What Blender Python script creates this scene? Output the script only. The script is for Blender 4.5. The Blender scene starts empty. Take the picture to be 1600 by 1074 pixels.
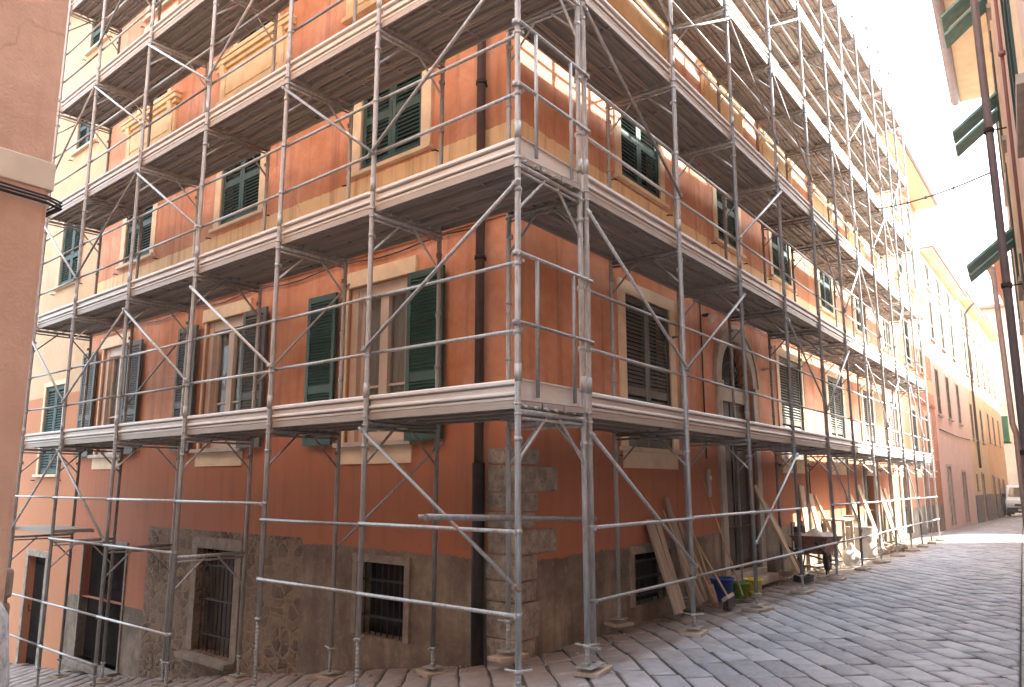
import bpy, math, random
from mathutils import Vector, Matrix
random.seed(7)
S = bpy.context.scene
# ------------------------------------------------------------------ camera
YAW, PITCH = math.radians(36.016), math.radians(10.093)
CAM = Vector((-6.173, -4.785, 1.55))
cd = bpy.data.cameras.new('camera'); cam = bpy.data.objects.new('camera', cd)
S.collection.objects.link(cam); S.camera = cam
cam.location = CAM; cam.rotation_euler = (math.pi/2+PITCH, 0, YAW-math.pi/2)
cd.sensor_width = 36; cd.lens = 1223.6/1600*36; cd.clip_start = .05; cd.clip_end = 2000
# ------------------------------------------------------------------ light
SUN_AZ, SUN_EL = math.radians(-47), math.radians(39)
w = bpy.data.worlds.new('World'); S.world = w; w.use_nodes = True
nt = w.node_tree; bg = nt.nodes['Background']
sky = nt.nodes.new('ShaderNodeTexSky'); sky.sky_type = 'NISHITA'; sky.sun_disc = False
sky.sun_elevation = SUN_EL; sky.sun_rotation = math.pi/2-SUN_AZ
sky.dust_density = 2.5; sky.air_density = 1.0; sky.ozone_density = 1.0
hz = nt.nodes.new('ShaderNodeMix'); hz.data_type = 'RGBA'; hz.inputs[0].default_value = .42      # bright hazy air over the whole sky
hz.inputs[7].default_value = (4.35, 4.75, 4.8, 1)
nt.links.new(sky.outputs[0], hz.inputs[6]); nt.links.new(hz.outputs[2], bg.inputs[0]); bg.inputs[1].default_value = .15
sd = bpy.data.lights.new('sun', 'SUN'); so = bpy.data.objects.new('sun', sd); S.collection.objects.link(so)
sd.energy = 3.2; sd.angle = math.radians(.5); sd.color = (1, .93, .82)
sv = Vector((math.cos(SUN_AZ)*math.cos(SUN_EL), math.sin(SUN_AZ)*math.cos(SUN_EL), math.sin(SUN_EL)))
so.rotation_euler = sv.to_track_quat('Z', 'Y').to_euler()
S.view_settings.view_transform = 'Standard'; S.view_settings.look = 'None'
S.view_settings.exposure = 3.35; S.view_settings.gamma = 1
S.render.engine = 'CYCLES'; S.cycles.max_bounces = 10; S.cycles.diffuse_bounces = 7
# ------------------------------------------------------------------ helpers
C = S.collection
WM = {}
I4 = Matrix.Identity(4)
def tag(o, label=None, cat=None, group=None, kind=None):
    if label: o['label'] = label
    if cat: o['category'] = cat
    if group: o['group'] = group
    if kind: o['kind'] = kind
    return o
def place(o, parent=None, M=None):
    C.objects.link(o); M = M or I4
    if parent is not None:
        o.parent = parent; o.matrix_local = WM[parent.name].inverted() @ M
    else: o.matrix_local = M
    WM[o.name] = M.copy(); return o
def empty(name, loc, label, cat, group=None, rz=0):
    o = bpy.data.objects.new(name, None); o.empty_display_size = .2
    place(o, None, Matrix.Translation(loc) @ Matrix.Rotation(rz, 4, 'Z')); tag(o, label, cat, group); return o
class MB:
    def __init__(s): s.v = []; s.f = []; s.sm = []
    def poly(s, pts, faces, smooth=False):
        n = len(s.v); s.v += [tuple(p) for p in pts]
        s.f += [tuple(i+n for i in f) for f in faces]; s.sm += [smooth]*len(faces); return s
    def box(s, x0, x1, y0, y1, z0, z1):
        if x0 > x1: x0, x1 = x1, x0
        if y0 > y1: y0, y1 = y1, y0
        if z0 > z1: z0, z1 = z1, z0
        return s.poly([(x0,y0,z0),(x1,y0,z0),(x1,y1,z0),(x0,y1,z0),(x0,y0,z1),(x1,y0,z1),(x1,y1,z1),(x0,y1,z1)],
            [(0,3,2,1),(4,5,6,7),(0,1,5,4),(1,2,6,5),(2,3,7,6),(3,0,4,7)])
    def obox(s, c, X, Y, Z):
        c, X, Y, Z = Vector(c), Vector(X), Vector(Y), Vector(Z); p = []
        for k in (-1, 1):
            for a, b in ((-1,-1),(1,-1),(1,1),(-1,1)): p.append(c+X*a+Y*b+Z*k)
        return s.poly(p, [(0,3,2,1),(4,5,6,7),(0,1,5,4),(1,2,6,5),(2,3,7,6),(3,0,4,7)])
    def bar(s, a, b, wx, wy, up=(0,0,1)):
        a, b = Vector(a), Vector(b); d = (b-a); L = d.length; d.normalize(); u = Vector(up)
        if abs(d.dot(u)) > .95: u = Vector((0,1,0))
        x = d.cross(u).normalized(); y = x.cross(d)
        return s.obox((a+b)/2, x*wx/2, y*wy/2, d*L/2)
    def tube(s, pts, r, n=10, cap=True):
        pts = [Vector(p) for p in pts]; rings = []
        if not isinstance(r, (list, tuple)): r = [r]*len(pts)
        prev = None; N0 = len(s.v)
        for i, p in enumerate(pts):
            if i == 0: d = pts[1]-p
            elif i == len(pts)-1: d = p-pts[i-1]
            else: d = (pts[i+1]-p).normalized()+(p-pts[i-1]).normalized()
            d.normalize()
            if prev is None: u = Vector((0,0,1)) if abs(d.z) < .9 else Vector((1,0,0)); x = d.cross(u).normalized()
            else: x = (prev-d*prev.dot(d)).normalized()
            y = d.cross(x); prev = x
            s.v += [tuple(p+(x*math.cos(2*math.pi*k/n)+y*math.sin(2*math.pi*k/n))*r[i]) for k in range(n)]
        for i in range(len(pts)-1):
            for k in range(n):
                a = N0+i*n+k; b = N0+i*n+(k+1) % n
                s.f.append((a, b, b+n, a+n)); s.sm.append(True)
        if cap:
            s.f.append(tuple(N0+k for k in range(n))[::-1]); s.sm.append(False)
            e = N0+(len(pts)-1)*n; s.f.append(tuple(e+k for k in range(n))); s.sm.append(False)
        return s
    def lathe(s, prof, c=(0,0,0), n=20):
        N0 = len(s.v); c = Vector(c)
        for r, z in prof: s.v += [(c.x+r*math.cos(2*math.pi*k/n), c.y+r*math.sin(2*math.pi*k/n), c.z+z) for k in range(n)]
        for i in range(len(prof)-1):
            for k in range(n):
                a = N0+i*n+k; b = N0+i*n+(k+1) % n
                s.f.append((a, b, b+n, a+n)); s.sm.append(True)
        return s
    def prism(s, poly2, axis, a0, a1):
        # extrude polygon: axis 'x' -> pts (y,z); axis 'y' -> pts (x,z); axis 'z' -> (x,y)
        def P(p, a): return {'x': (a, p[0], p[1]), 'y': (p[0], a, p[1]), 'z': (p[0], p[1], a)}[axis]
        n = len(poly2); pts = [P(p, a0) for p in poly2]+[P(p, a1) for p in poly2]
        return s.poly(pts, [tuple(range(n))[::-1], tuple(range(n, 2*n))]+[(i, (i+1) % n, (i+1) % n+n, i+n) for i in range(n)])
    def mesh(s, name, fix=True):
        m = bpy.data.meshes.new(name); m.from_pydata(s.v, [], s.f)
        m.polygons.foreach_set('use_smooth', s.sm)
        if fix:
            import bmesh
            b = bmesh.new(); b.from_mesh(m); bmesh.ops.recalc_face_normals(b, faces=b.faces); b.to_mesh(m); b.free()
        m.update(); return m
    def build(s, name, mat, parent=None, M=None, bevel=0, fix=True):
        m = s.mesh(name, fix); m.materials.append(mat)
        o = bpy.data.objects.new(name, m); place(o, parent, M)
        if bevel:
            b = o.modifiers.new('bevel', 'BEVEL'); b.width = bevel; b.segments = 2; b.limit_method = 'ANGLE'
        return o
def inst(name, mesh, parent, M): return place(bpy.data.objects.new(name, mesh), parent, M)
# ------------------------------------------------------------------ materials
def mat(name):
    m = bpy.data.materials.new(name); m.use_nodes = True; n = m.node_tree
    return m, n, n.nodes['Principled BSDF'], n.links.new
def nd(n, t, **k):
    x = n.nodes.new(t)
    for a, b in k.items(): setattr(x, a, b)
    return x
def noise(n, L, sc, vec=None, det=6, rough=.6, scale3=None, dist=0):
    t = nd(n, 'ShaderNodeTexNoise'); t.inputs['Scale'].default_value = sc; t.inputs['Detail'].default_value = det
    t.inputs['Roughness'].default_value = rough; t.inputs['Distortion'].default_value = dist
    if vec is not None:
        if scale3:
            mp = nd(n, 'ShaderNodeMapping'); mp.inputs['Scale'].default_value = scale3; L(vec, mp.inputs[0]); vec = mp.outputs[0]
        L(vec, t.inputs[0])
    return t
def ramp(n, L, src, stops):
    r = nd(n, 'ShaderNodeValToRGB'); e = r.color_ramp.elements
    while len(e) < len(stops): e.new(.5)
    for i, (p, c) in enumerate(stops):
        e[i].position = p; e[i].color = c if len(c) == 4 else (*c, 1)
    L(src, r.inputs[0]); return r
def mix(n, L, fac, a, b, mode='MIX'):
    m = nd(n, 'ShaderNodeMix', data_type='RGBA', blend_type=mode)
    for sock, v in ((m.inputs[0], fac), (m.inputs[6], a), (m.inputs[7], b)):
        if isinstance(v, (int, float)): sock.default_value = v
        elif isinstance(v, tuple): sock.default_value = (*v, 1) if len(v) == 3 else v
        else: L(v, sock)
    return m.outputs[2]
def math_(n, L, op, a, b=None, clamp=False):
    m = nd(n, 'ShaderNodeMath', operation=op, use_clamp=clamp)
    for s_, v in zip(m.inputs, (a, b)):
        if v is None: continue
        if isinstance(v, (int, float)): s_.default_value = v
        else: L(v, s_)
    return m.outputs[0]
def bump(n, L, bs, h, st=.3, dist=.01, prev=None):
    b = nd(n, 'ShaderNodeBump'); b.inputs['Strength'].default_value = st; b.inputs['Distance'].default_value = dist
    L(h, b.inputs['Height'])
    if prev is not None: L(prev, b.inputs['Normal'])
    L(b.outputs[0], bs.inputs['Normal']); return b.outputs[0]
def coord(n): return nd(n, 'ShaderNodeTexCoord').outputs['Object']
def geo_pos(n): return nd(n, 'ShaderNodeNewGeometry').outputs['Position']

def plaster(name, col, var=.5, stain=(.30,.2,.14), stain_amt=.5, rough=.9, bands=None, fade=None):
    """bands: list of (z0, z1, colour) colour zones in world z; fade: lighter bleached colour patches."""
    m, n, b, L = mat(name); P = geo_pos(n); c = col
    n1 = noise(n, L, 1.1, P, 8, .62)
    n2 = noise(n, L, 9, P, 6, .6)
    st = noise(n, L, 1, P, 5, .6, (7, 7, .45))
    base = mix(n, L, ramp(n, L, n1.outputs[0], [(.35, (0,0,0)), (.68, (1,1,1))]).outputs[0], tuple(x*(1-.22*var) for x in c), fade or tuple(min(1, x*(1+.18*var)+.01) for x in c))
    base = mix(n, L, ramp(n, L, n2.outputs[0], [(.4, (0,0,0)), (.75, (.45,.45,.45))]).outputs[0], base, tuple(x*.78 for x in c))
    sp = nd(n, 'ShaderNodeSeparateXYZ'); L(P, sp.inputs[0])
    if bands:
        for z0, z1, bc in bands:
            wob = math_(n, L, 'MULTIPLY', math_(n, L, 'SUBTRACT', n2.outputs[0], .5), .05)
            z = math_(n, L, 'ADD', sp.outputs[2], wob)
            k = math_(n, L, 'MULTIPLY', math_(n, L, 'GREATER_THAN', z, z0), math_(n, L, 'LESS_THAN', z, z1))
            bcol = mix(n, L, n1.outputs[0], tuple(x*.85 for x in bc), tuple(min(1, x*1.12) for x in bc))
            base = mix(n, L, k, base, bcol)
    s = ramp(n, L, st.outputs[0], [(.50, (0,0,0)), (.78, (stain_amt,)*3)]).outputs[0]
    base = mix(n, L, s, base, stain)
    # flaked spots
    v = noise(n, L, 3.2, P, 10, .75)
    base = mix(n, L, ramp(n, L, v.outputs[0], [(.67, (0,0,0)), (.72, (.55,.55,.55))]).outputs[0], base, tuple(.35*x+.3*y for x, y in zip(c, (.75,.62,.5))))
    ck = nd(n, 'ShaderNodeTexVoronoi', feature='DISTANCE_TO_EDGE'); ck.inputs['Scale'].default_value = 1.1
    L(mix(n, L, .12, P, noise(n, L, 5, P, 5).outputs[1]), ck.inputs[0])
    cm = math_(n, L, 'MULTIPLY', ramp(n, L, ck.outputs[0], [(.0, (.55,.55,.55)), (.006, (0,0,0))]).outputs[0], ramp(n, L, n1.outputs[0], [(.5, (0,0,0)), (.58, (1,1,1))]).outputs[0])
    base = mix(n, L, cm, base, tuple(x*.35 for x in c))
    L(base, b.inputs['Base Color']); b.inputs['Roughness'].default_value = rough
    h = math_(n, L, 'ADD', noise(n, L, 60, P, 4).outputs[0], math_(n, L, 'MULTIPLY', noise(n, L, 6, P, 4).outputs[0], 1.5))
    bump(n, L, b, h, .5, .008)
    return m
def simple(name, col, rough=.6, metal=0, var=.2, nscale=8, bumpst=.15, bdist=.003, spec=None, stretch=None, spots=None):
    m, n, b, L = mat(name); P = coord(n)
    t = noise(n, L, nscale, P, 7, .6, stretch)
    lo = tuple(x*(1-var) for x in col); hi = tuple(min(1, x*(1+var)) for x in col)
    c = ramp(n, L, t.outputs[0], [(.3, lo), (.7, hi)]).outputs[0]
    if spots:
        t2 = noise(n, L, nscale*2.7, P, 8, .7)
        c = mix(n, L, ramp(n, L, t2.outputs[0], [(.52, (0,0,0)), (.66, (1,1,1))]).outputs[0], c, spots)
    L(c, b.inputs['Base Color'])
    b.inputs['Roughness'].default_value = rough; b.inputs['Metallic'].default_value = metal
    if spec is not None: b.inputs['Specular IOR Level'].default_value = spec
    if bumpst: bump(n, L, b, t.outputs[0], bumpst, bdist)
    return m
SALM = (.56, .215, .088)
M = {}
M['salmon'] = plaster('salmon_plaster', SALM, .9, (.20,.085,.055), .7, fade=(.66,.35,.235), bands=[(4.85, 5.38, (.74,.54,.31)), (-5, 2.36, (.39,.142,.066))])  # lowest band: shade under the first deck, plus wall grime, put into the colour
# base cement plaster
def cement():
    m, n, b, L = mat('grey_cement_plaster'); P = geo_pos(n)
    a = noise(n, L, 1.6, P, 9, .65); st = noise(n, L, 1, P, 6, .6, (5, 5, .5)); f = noise(n, L, 14, P, 8, .7)
    c = ramp(n, L, a.outputs[0], [(.3, (.065,.046,.031)), (.5, (.18,.135,.095)), (.7, (.36,.29,.215))]).outputs[0]
    c = mix(n, L, ramp(n, L, st.outputs[0], [(.45, (0,0,0)), (.7, (.7,.7,.7))]).outputs[0], c, (.08,.055,.04))
    c = mix(n, L, ramp(n, L, f.outputs[0], [(.55, (0,0,0)), (.7, (.5,.5,.5))]).outputs[0], c, (.36,.29,.22))
    sp = nd(n, 'ShaderNodeSeparateXYZ'); L(P, sp.inputs[0])
    edge = math_(n, L, 'ADD', math_(n, L, 'MULTIPLY', math_(n, L, 'SUBTRACT', f.outputs[0], .5), .14), math_(n, L, 'ADD', .68, math_(n, L, 'MULTIPLY', a.outputs[0], .26)))
    k = math_(n, L, 'GREATER_THAN', sp.outputs[2], edge)
    c = mix(n, L, k, c, mix(n, L, a.outputs[0], (.35,.125,.058), (.42,.155,.072)))  # plaster above the ragged edge repeats the under-deck shade and grime in its colour
    L(c, b.inputs['Base Color']); b.inputs['Roughness'].default_value = .92
    bump(n, L, b, math_(n, L, 'ADD', f.outputs[0], math_(n, L, 'MULTIPLY', a.outputs[0], 3)), .6, .012)
    return m
M['cement'] = cement()
def rubble():
    m, n, b, L = mat('rubble_stone'); P = geo_pos(n)
    nz = noise(n, L, 3.4, P, 4, .55)
    o1 = nd(n, 'ShaderNodeVectorMath', operation='SUBTRACT'); L(nz.outputs[1], o1.inputs[0]); o1.inputs[1].default_value = (.5,.5,.5)
    o2 = nd(n, 'ShaderNodeVectorMath', operation='SCALE'); L(o1.outputs[0], o2.inputs[0]); o2.inputs['Scale'].default_value = .28
    o3 = nd(n, 'ShaderNodeVectorMath', operation='ADD'); L(P, o3.inputs[0]); L(o2.outputs[0], o3.inputs[1])
    mp = nd(n, 'ShaderNodeMapping'); mp.inputs['Scale'].default_value = (4.6, 4.6, 8.0); L(o3.outputs[0], mp.inputs[0])
    v = nd(n, 'ShaderNodeTexVoronoi'); v.inputs['Scale'].default_value = 1.0; L(mp.outputs[0], v.inputs[0])
    e = nd(n, 'ShaderNodeTexVoronoi', feature='DISTANCE_TO_EDGE'); e.inputs['Scale'].default_value = 1.0; L(mp.outputs[0], e.inputs[0])
    f = noise(n, L, 18, P, 8, .7); g = noise(n, L, 1.3, P, 6, .7)
    hs = nd(n, 'ShaderNodeSeparateColor'); L(v.outputs['Color'], hs.inputs[0])
    c = ramp(n, L, hs.outputs[0], [(.1, (.10,.058,.03)), (.4, (.22,.125,.06)), (.65, (.30,.17,.08)), (.9, (.38,.26,.15))]).outputs[0]
    c = mix(n, L, f.outputs[0], c, (.08,.05,.03))
    mort = ramp(n, L, math_(n, L, 'ADD', e.outputs[0], math_(n, L, 'MULTIPLY', math_(n, L, 'SUBTRACT', f.outputs[0], .5), .18)), [(.03, (1,1,1)), (.10, (0,0,0))]).outputs[0]
    cover = ramp(n, L, g.outputs[0], [(.38, (.15,.15,.15)), (.52, (1,1,1))]).outputs[0]
    mcol = mix(n, L, f.outputs[0], (.20,.14,.09), (.30,.225,.16))
    c = mix(n, L, mort, c, mcol)
    c = mix(n, L, math_(n, L, 'MULTIPLY', cover, .4), c, mcol)
    L(c, b.inputs['Base Color']); b.inputs['Roughness'].default_value = .95
    hh = math_(n, L, 'ADD', math_(n, L, 'MULTIPLY', ramp(n, L, e.outputs[0], [(.0, (0,0,0)), (.18, (1,1,1))]).outputs[0], math_(n, L, 'SUBTRACT', 1.1, cover)), math_(n, L, 'MULTIPLY', f.outputs[0], .6))
    bump(n, L, b, hh, 1, .06)
    return m
M['rubble'] = rubble()
M['cementtrim'] = simple('grey_cement_surround', (.23,.19,.155), .92, 0, .3, 5, .6, .012, spots=(.15,.12,.095))
M['quoin'] = simple('sandstone_quoin', (.29,.245,.195), .95, 0, .45, 7, 1, .03, spots=(.15,.12,.095))
M['cream'] = plaster('cream_plaster', (.55,.39,.23), .5, (.35,.24,.15), .3, bands=[(-5, 3.3, (.46,.19,.085))], fade=(.60,.44,.28))
M['trim'] = simple('window_surround_paint', (.68,.55,.38), .85, 0, .14, 4, .2, .004)
M['ochre'] = simple('ochre_moulding_paint', (.68,.49,.27), .85, 0, .15, 4, .2, .004)
M['whitewood'] = simple('cream_painted_wood', (.55,.45,.36), .6, 0, .1, 6, .1, .002)
M['green'] = simple('dark_green_shutter_paint', (.014,.06,.042), .5, 0, .3, 6, .12, .002)
M['teal'] = simple('weathered_green_shutter_paint', (.018,.058,.050), .7, 0, .3, 7, .15, .002)
M['grey_green'] = simple('faded_grey_green_shutter_paint', (.085,.085,.07), .65, 0, .25, 7, .15, .002)
M['stone'] = simple('pale_stone_sill', (.42,.38,.33), .85, 0, .2, 6, .4, .006)
M['darkin'] = simple('dark_interior', (.012,.010,.009), 1, 0, .3, 3, 0, spec=0)
M['curtain'] = simple('lace_curtain', (.25,.21,.18), .9, 0, .3, 3, .5, .02, stretch=(14, 14, .2))
M['iron'] = simple('black_iron', (.03,.025,.022), .6, .6, .3, 20, .2, .002)
M['oldwood'] = simple('dark_old_door_wood', (.055,.036,.026), .75, 0, .35, 4, .4, .004, stretch=(9, 9, .5))
M['pipe'] = simple('brown_downpipe_paint', (.085,.055,.05), .5, .2, .25, 6, .15, .002)
M['darkpipe'] = simple('dark_grey_downpipe', (.20,.175,.19), .5, .3, .15, 5, .1, .002)
def steel(name, k, rp):
    m, n, b, L = mat(name); P = coord(n)
    a = noise(n, L, 6, P, 7, .7, (6, 6, 1)); r = noise(n, L, 3, P, 8, .75)
    c = ramp(n, L, a.outputs[0], [(.3, tuple(x*k for x in (.22,.228,.23))), (.55, tuple(x*k for x in (.36,.37,.37))), (.75, tuple(x*k for x in (.54,.55,.55)))]).outputs[0]
    c = mix(n, L, ramp(n, L, r.outputs[0], [(rp, (0,0,0)), (rp+.12, (.8,.8,.8))]).outputs[0], c, (.22,.13,.08))
    L(c, b.inputs['Base Color']); b.inputs['Metallic'].default_value = .3
    L(ramp(n, L, a.outputs[0], [(.3, (.35,.35,.35)), (.7, (.6,.6,.6))]).outputs[0], b.inputs['Roughness'])
    bump(n, L, b, a.outputs[0], .15, .002)
    return m
M['steel'] = steel('galvanised_steel_tube', 1.0, .58); M['steel_pale'] = steel('bright_galvanised_tube', 1.3, .64); M['steel_dull'] = steel('dull_weathered_shaded_tube', .62, .5)
def zinc(name, c0, c1, rust, rustp=.6, metal=.35, holes=False):
    m, n, b, L = mat(name); P = coord(n)
    a = noise(n, L, 5, P, 8, .7, (.6, 3, 3)); r = noise(n, L, 2.2, P, 9, .78, (.7, 2, 2))
    c = ramp(n, L, a.outputs[0], [(.3, c0), (.7, c1)]).outputs[0]
    c = mix(n, L, ramp(n, L, r.outputs[0], [(rustp-.08, (0,0,0)), (rustp+.1, (.8,.8,.8))]).outputs[0], c, rust)
    L(c, b.inputs['Base Color']); b.inputs['Metallic'].default_value = metal; b.inputs['Roughness'].default_value = .55
    if holes:
        v = nd(n, 'ShaderNodeTexVoronoi'); v.inputs['Scale'].default_value = 34; v.inputs['Randomness'].default_value = 0; L(P, v.inputs[0])
        bump(n, L, b, ramp(n, L, v.outputs[0], [(.12, (0,0,0)), (.3, (1,1,1))]).outputs[0], .55, .006)
    else: bump(n, L, b, a.outputs[0], .15, .003)
    return m
M['toe'] = zinc('galvanised_toe_board', (.50,.485,.465), (.63,.615,.595), (.42,.34,.27), .66, .3)
M['deck'] = zinc('perforated_steel_deck', (.29,.265,.24), (.335,.305,.275), (.28,.21,.15), .70, .15, True)
M['board'] = simple('grey_weathered_plank', (.33,.265,.21), .85, 0, .25, 3, .4, .004, stretch=(10, 10, .7))
M['paleboard'] = simple('pale_pine_board', (.52,.41,.29), .85, 0, .2, 3, .3, .004, stretch=(10, 10, .7))
M['stick'] = simple('wooden_handle', (.50,.32,.16), .7, 0, .2, 5, .2, .002)
M['pinkfg'] = plaster('pink_stucco', (.56,.36,.255), .8, (.36,.22,.15), .6, bands=None, fade=(.64,.44,.33))
M['fgband'] = simple('cream_band_plaster', (.56,.50,.40), .85, 0, .12, 4, .3, .006)
M['pinkR'] = plaster('rose_plaster', (.72,.56,.46), .3, (.5,.28,.2), .25)
M['pinkF'] = plaster('faded_pink_plaster', (.68,.53,.46), .3, (.5,.36,.3), .25)
M['yellowF'] = plaster('pale_yellow_plaster', (.66,.54,.33), .4, (.45,.33,.2), .3)
M['orangeF'] = plaster('orange_yellow_plaster', (.66,.45,.24), .4, (.4,.25,.15), .3)
M['endF'] = plaster('pale_ochre_plaster', (.68,.50,.33), .4, (.5,.38,.25), .25)
M['bright_green'] = simple('leaf_green_shutter_paint', (.03,.15,.05), .6, 0, .2, 7, .1)
M['flap'] = simple('sea_green_flap_paint', (.18,.38,.36), .6, 0, .25, 7, .15, .002)
M['soffit'] = simple('yellow_soffit', (.74,.65,.45), .85, 0, .12, 3, .2, .005)
M['gutter'] = simple('zinc_gutter', (.26,.24,.26), .55, .4, .15, 5, .1, .002)
M['tile'] = simple('terracotta_roof_tile', (.32,.17,.11), .9, 0, .3, 5, .4, .01)
M['greyplinth'] = simple('grey_plinth', (.20,.19,.18), .9, 0, .25, 3, .4, .008)
M['cable'] = simple('black_cable', (.02,.02,.025), .55, 0, .2, 10, 0)
M['granite'] = simple('granite', (.36,.36,.36), .85, 0, .35, 26, .5, .006, spots=(.16,.16,.17))
M['blue'] = simple('blue_plastic', (.015,.06,.30), .45, 0, .15, 6, .05)
M['limegreen'] = simple('green_plastic', (.10,.26,.03), .45, 0, .15, 6, .05)
M['yellow'] = simple('yellow_plastic', (.68,.55,.02), .45, 0, .1, 6, .05)
M['rust'] = simple('rusty_barrow_steel', (.27,.13,.095), .7, .3, .3, 9, .3, .004, spots=(.30,.22,.18))
M['rubber'] = simple('black_rubber', (.03,.03,.03), .8, 0, .2, 9, .1)
M['sack'] = simple('white_plastic_sack', (.62,.60,.56), .6, 0, .12, 8, .5, .01)
M['dust'] = simple('cement_dust', (.55,.52,.48), .95, 0, .15, 9, .6, .01)
M['bristle'] = simple('dark_bristle', (.05,.04,.04), .95, 0, .4, 30, .6, .01)
M['whitepaint'] = simple('white_van_paint', (.72,.73,.75), .3, 0, .04, 2, 0)
M['glass'] = simple('dark_glass', (.03,.035,.04), .08, 0, .1, 2, 0, spec=.8)
M['blackplastic'] = simple('black_plastic', (.02,.02,.022), .5, 0, .1, 5, 0)
M['plate'] = simple('white_number_plate', (.75,.75,.72), .4, 0, .03, 5, 0)
M['lampglass'] = simple('white_lamp_glass', (.8,.8,.78), .3, 0, .03, 5, 0)
M['redbrown'] = simple('red_brown_conduit', (.25,.12,.10), .6, .1, .15, 5, .1)

# ------------------------------------------------------------------ frames of the two facades
DL = -0.08438
LD = Vector((-math.sin(DL), math.cos(DL), 0)); LN = Vector((LD.y, -LD.x, 0))   # along left facade, inward normal
W0 = Vector((.161, -.2545, 0))
FRM = Matrix.Translation(W0)                                                      # right: local x = s, y inward
FLM = Matrix.Translation(W0) @ Matrix(((-LD.x, LN.x, 0, 0), (-LD.y, LN.y, 0, 0), (0, 0, 1, 0), (0, 0, 0, 1)))
def gz(x, y):
    """ground height: the right street is level, the left street falls away behind the corner."""
    s = y+.25; k = -.015*max(0, x-22)
    pts = [(-1.0, 0), (.0, -.10), (.94, -.29), (2.84, -.62), (4.9, -.95), (7.0, -1.34), (11.8, -1.85), (30, -3.4)]
    if s <= pts[0][0]: return k
    for (a, za), (b, zb) in zip(pts, pts[1:]):
        if s <= b: return k+za+(zb-za)*(s-a)/(b-a)
    return pts[-1][1]

# ------------------------------------------------------------------ facade wall with openings
def wall_grid(mb, s0, s1, z0, z1, holes, sg, depth=.22, back=True):
    """holes: (a,b,c,d). Front at y=0, reveals to y=depth. sg flips local x for the left facade."""
    xs = sorted({s0, s1, *[h[0] for h in holes], *[h[1] for h in holes]}); zs = sorted({z0, z1, *[h[2] for h in holes], *[h[3] for h in holes]})
    xs = [x for x in xs if s0 <= x <= s1]; zs = [z for z in zs if z0 <= z <= z1]
    for a, b in zip(xs, xs[1:]):
        for c, d in zip(zs, zs[1:]):
            mx, mz = (a+b)/2, (c+d)/2
            if any(h[0] < mx < h[1] and h[2] < mz < h[3] for h in holes): continue
            mb.poly([(sg*a,0,c),(sg*b,0,c),(sg*b,0,d),(sg*a,0,d)], [(0,1,2,3) if sg > 0 else (3,2,1,0)])
    for a, b, c, d in holes:
        if b <= s0 or a >= s1: continue
        c, d = max(c, z0), min(d, z1)
        if d <= c: continue
        dd = depth
        q = [[(a,0,c),(a,dd,c),(a,dd,d),(a,0,d)], [(b,0,c),(b,0,d),(b,dd,d),(b,dd,c)]]
        if d < z1-1e-6 or any(abs(h[3]-d) < 1e-6 for h in holes): q.append([(a,0,d),(a,dd,d),(b,dd,d),(b,0,d)])
        q.append([(a,0,c),(b,0,c),(b,dd,c),(a,dd,c)])
        for p in q:
            pts = [(sg*x, y, z) for x, y, z in p]
            mb.poly(pts, [(0,1,2,3) if sg > 0 else (3,2,1,0)])
def sbox(mb, sg, a, b, o0, o1, z0, z1):  # o = outward distance from wall face
    mb.box(sg*a, sg*b, -o1, -o0, z0, z1)
_sh = {}
def shutter_mesh(wd, ht, mt, dense=False):
    """one louvred leaf, local x 0..wd, y -0.02..0.02, z 0..ht"""
    k = (round(wd, 2), round(ht, 2), mt, dense)
    if k in _sh: return _sh[k]
    m = MB(); st = .065; t = .02
    m.box(0, st, -t, t, 0, ht); m.box(wd-st, wd, -t, t, 0, ht)
    zr = [0, .09] , [ht*.34, ht*.34+.10], [ht-.08, ht]
    for a, b in zr: m.box(st, wd-st, -t+.002, t-.002, a, b)
    for (a, b) in ((zr[0][1], zr[1][0]), (zr[1][1], zr[2][0])):
        z = a+.03
        while z < b-.01:
            m.obox((wd/2, 0, z), (wd/2-st, 0, 0), (0, .018, .024 if dense else .020), (0, -.004, .004)); z += .040 if dense else .053
    me = m.mesh('shutter'); me.materials.append(M[mt]); _sh[k] = me; return me
def window_closed(bld, F, sg, a, b, c, d, mt='teal', trim=.13, lab=None, sill=True, trimmat='trim'):
    """surround (the window mesh itself), two shut leaves, sill, dark room behind"""
    m = MB(); o = .025
    sbox(m, sg, a-trim, a, -.02, o, c, d); sbox(m, sg, b, b+trim, -.02, o, c, d); sbox(m, sg, a-trim, b+trim, -.02, o+.003, d, d+trim)
    wn = m.build('window', M[trimmat], bld, F, .004)
    if lab: wn['label'] = lab
    wd = (b-a)/2-.008; sm = shutter_mesh(wd, d-c-.02, mt)
    for x in (a+.005, (a+b)/2+.003):
        inst('shutter', sm, wn, F @ Matrix.Translation((x if sg > 0 else -(x+wd), .035, c+.01)))
    k = MB(); k.box(sg*a, sg*b, .19, .21, c, d); k.build('pane', M['darkin'], wn, F)
    if sill:
        k = MB(); sbox(k, sg, a-trim-.03, b+trim+.03, -.03, .075, c-.055, c-.003); k.build('sill', M['trim'], wn, F, .005)
        for x in (a-trim-.12, b+trim+.08):
            k = MB(); k.tube([(sg*x, 0, c-.12), (sg*x, -.05, c-.12), (sg*(x+.05), -.06, c-.12)], .010, 6); k.build('shutter_catch', M['iron'], wn, F)
    return wn
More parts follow.
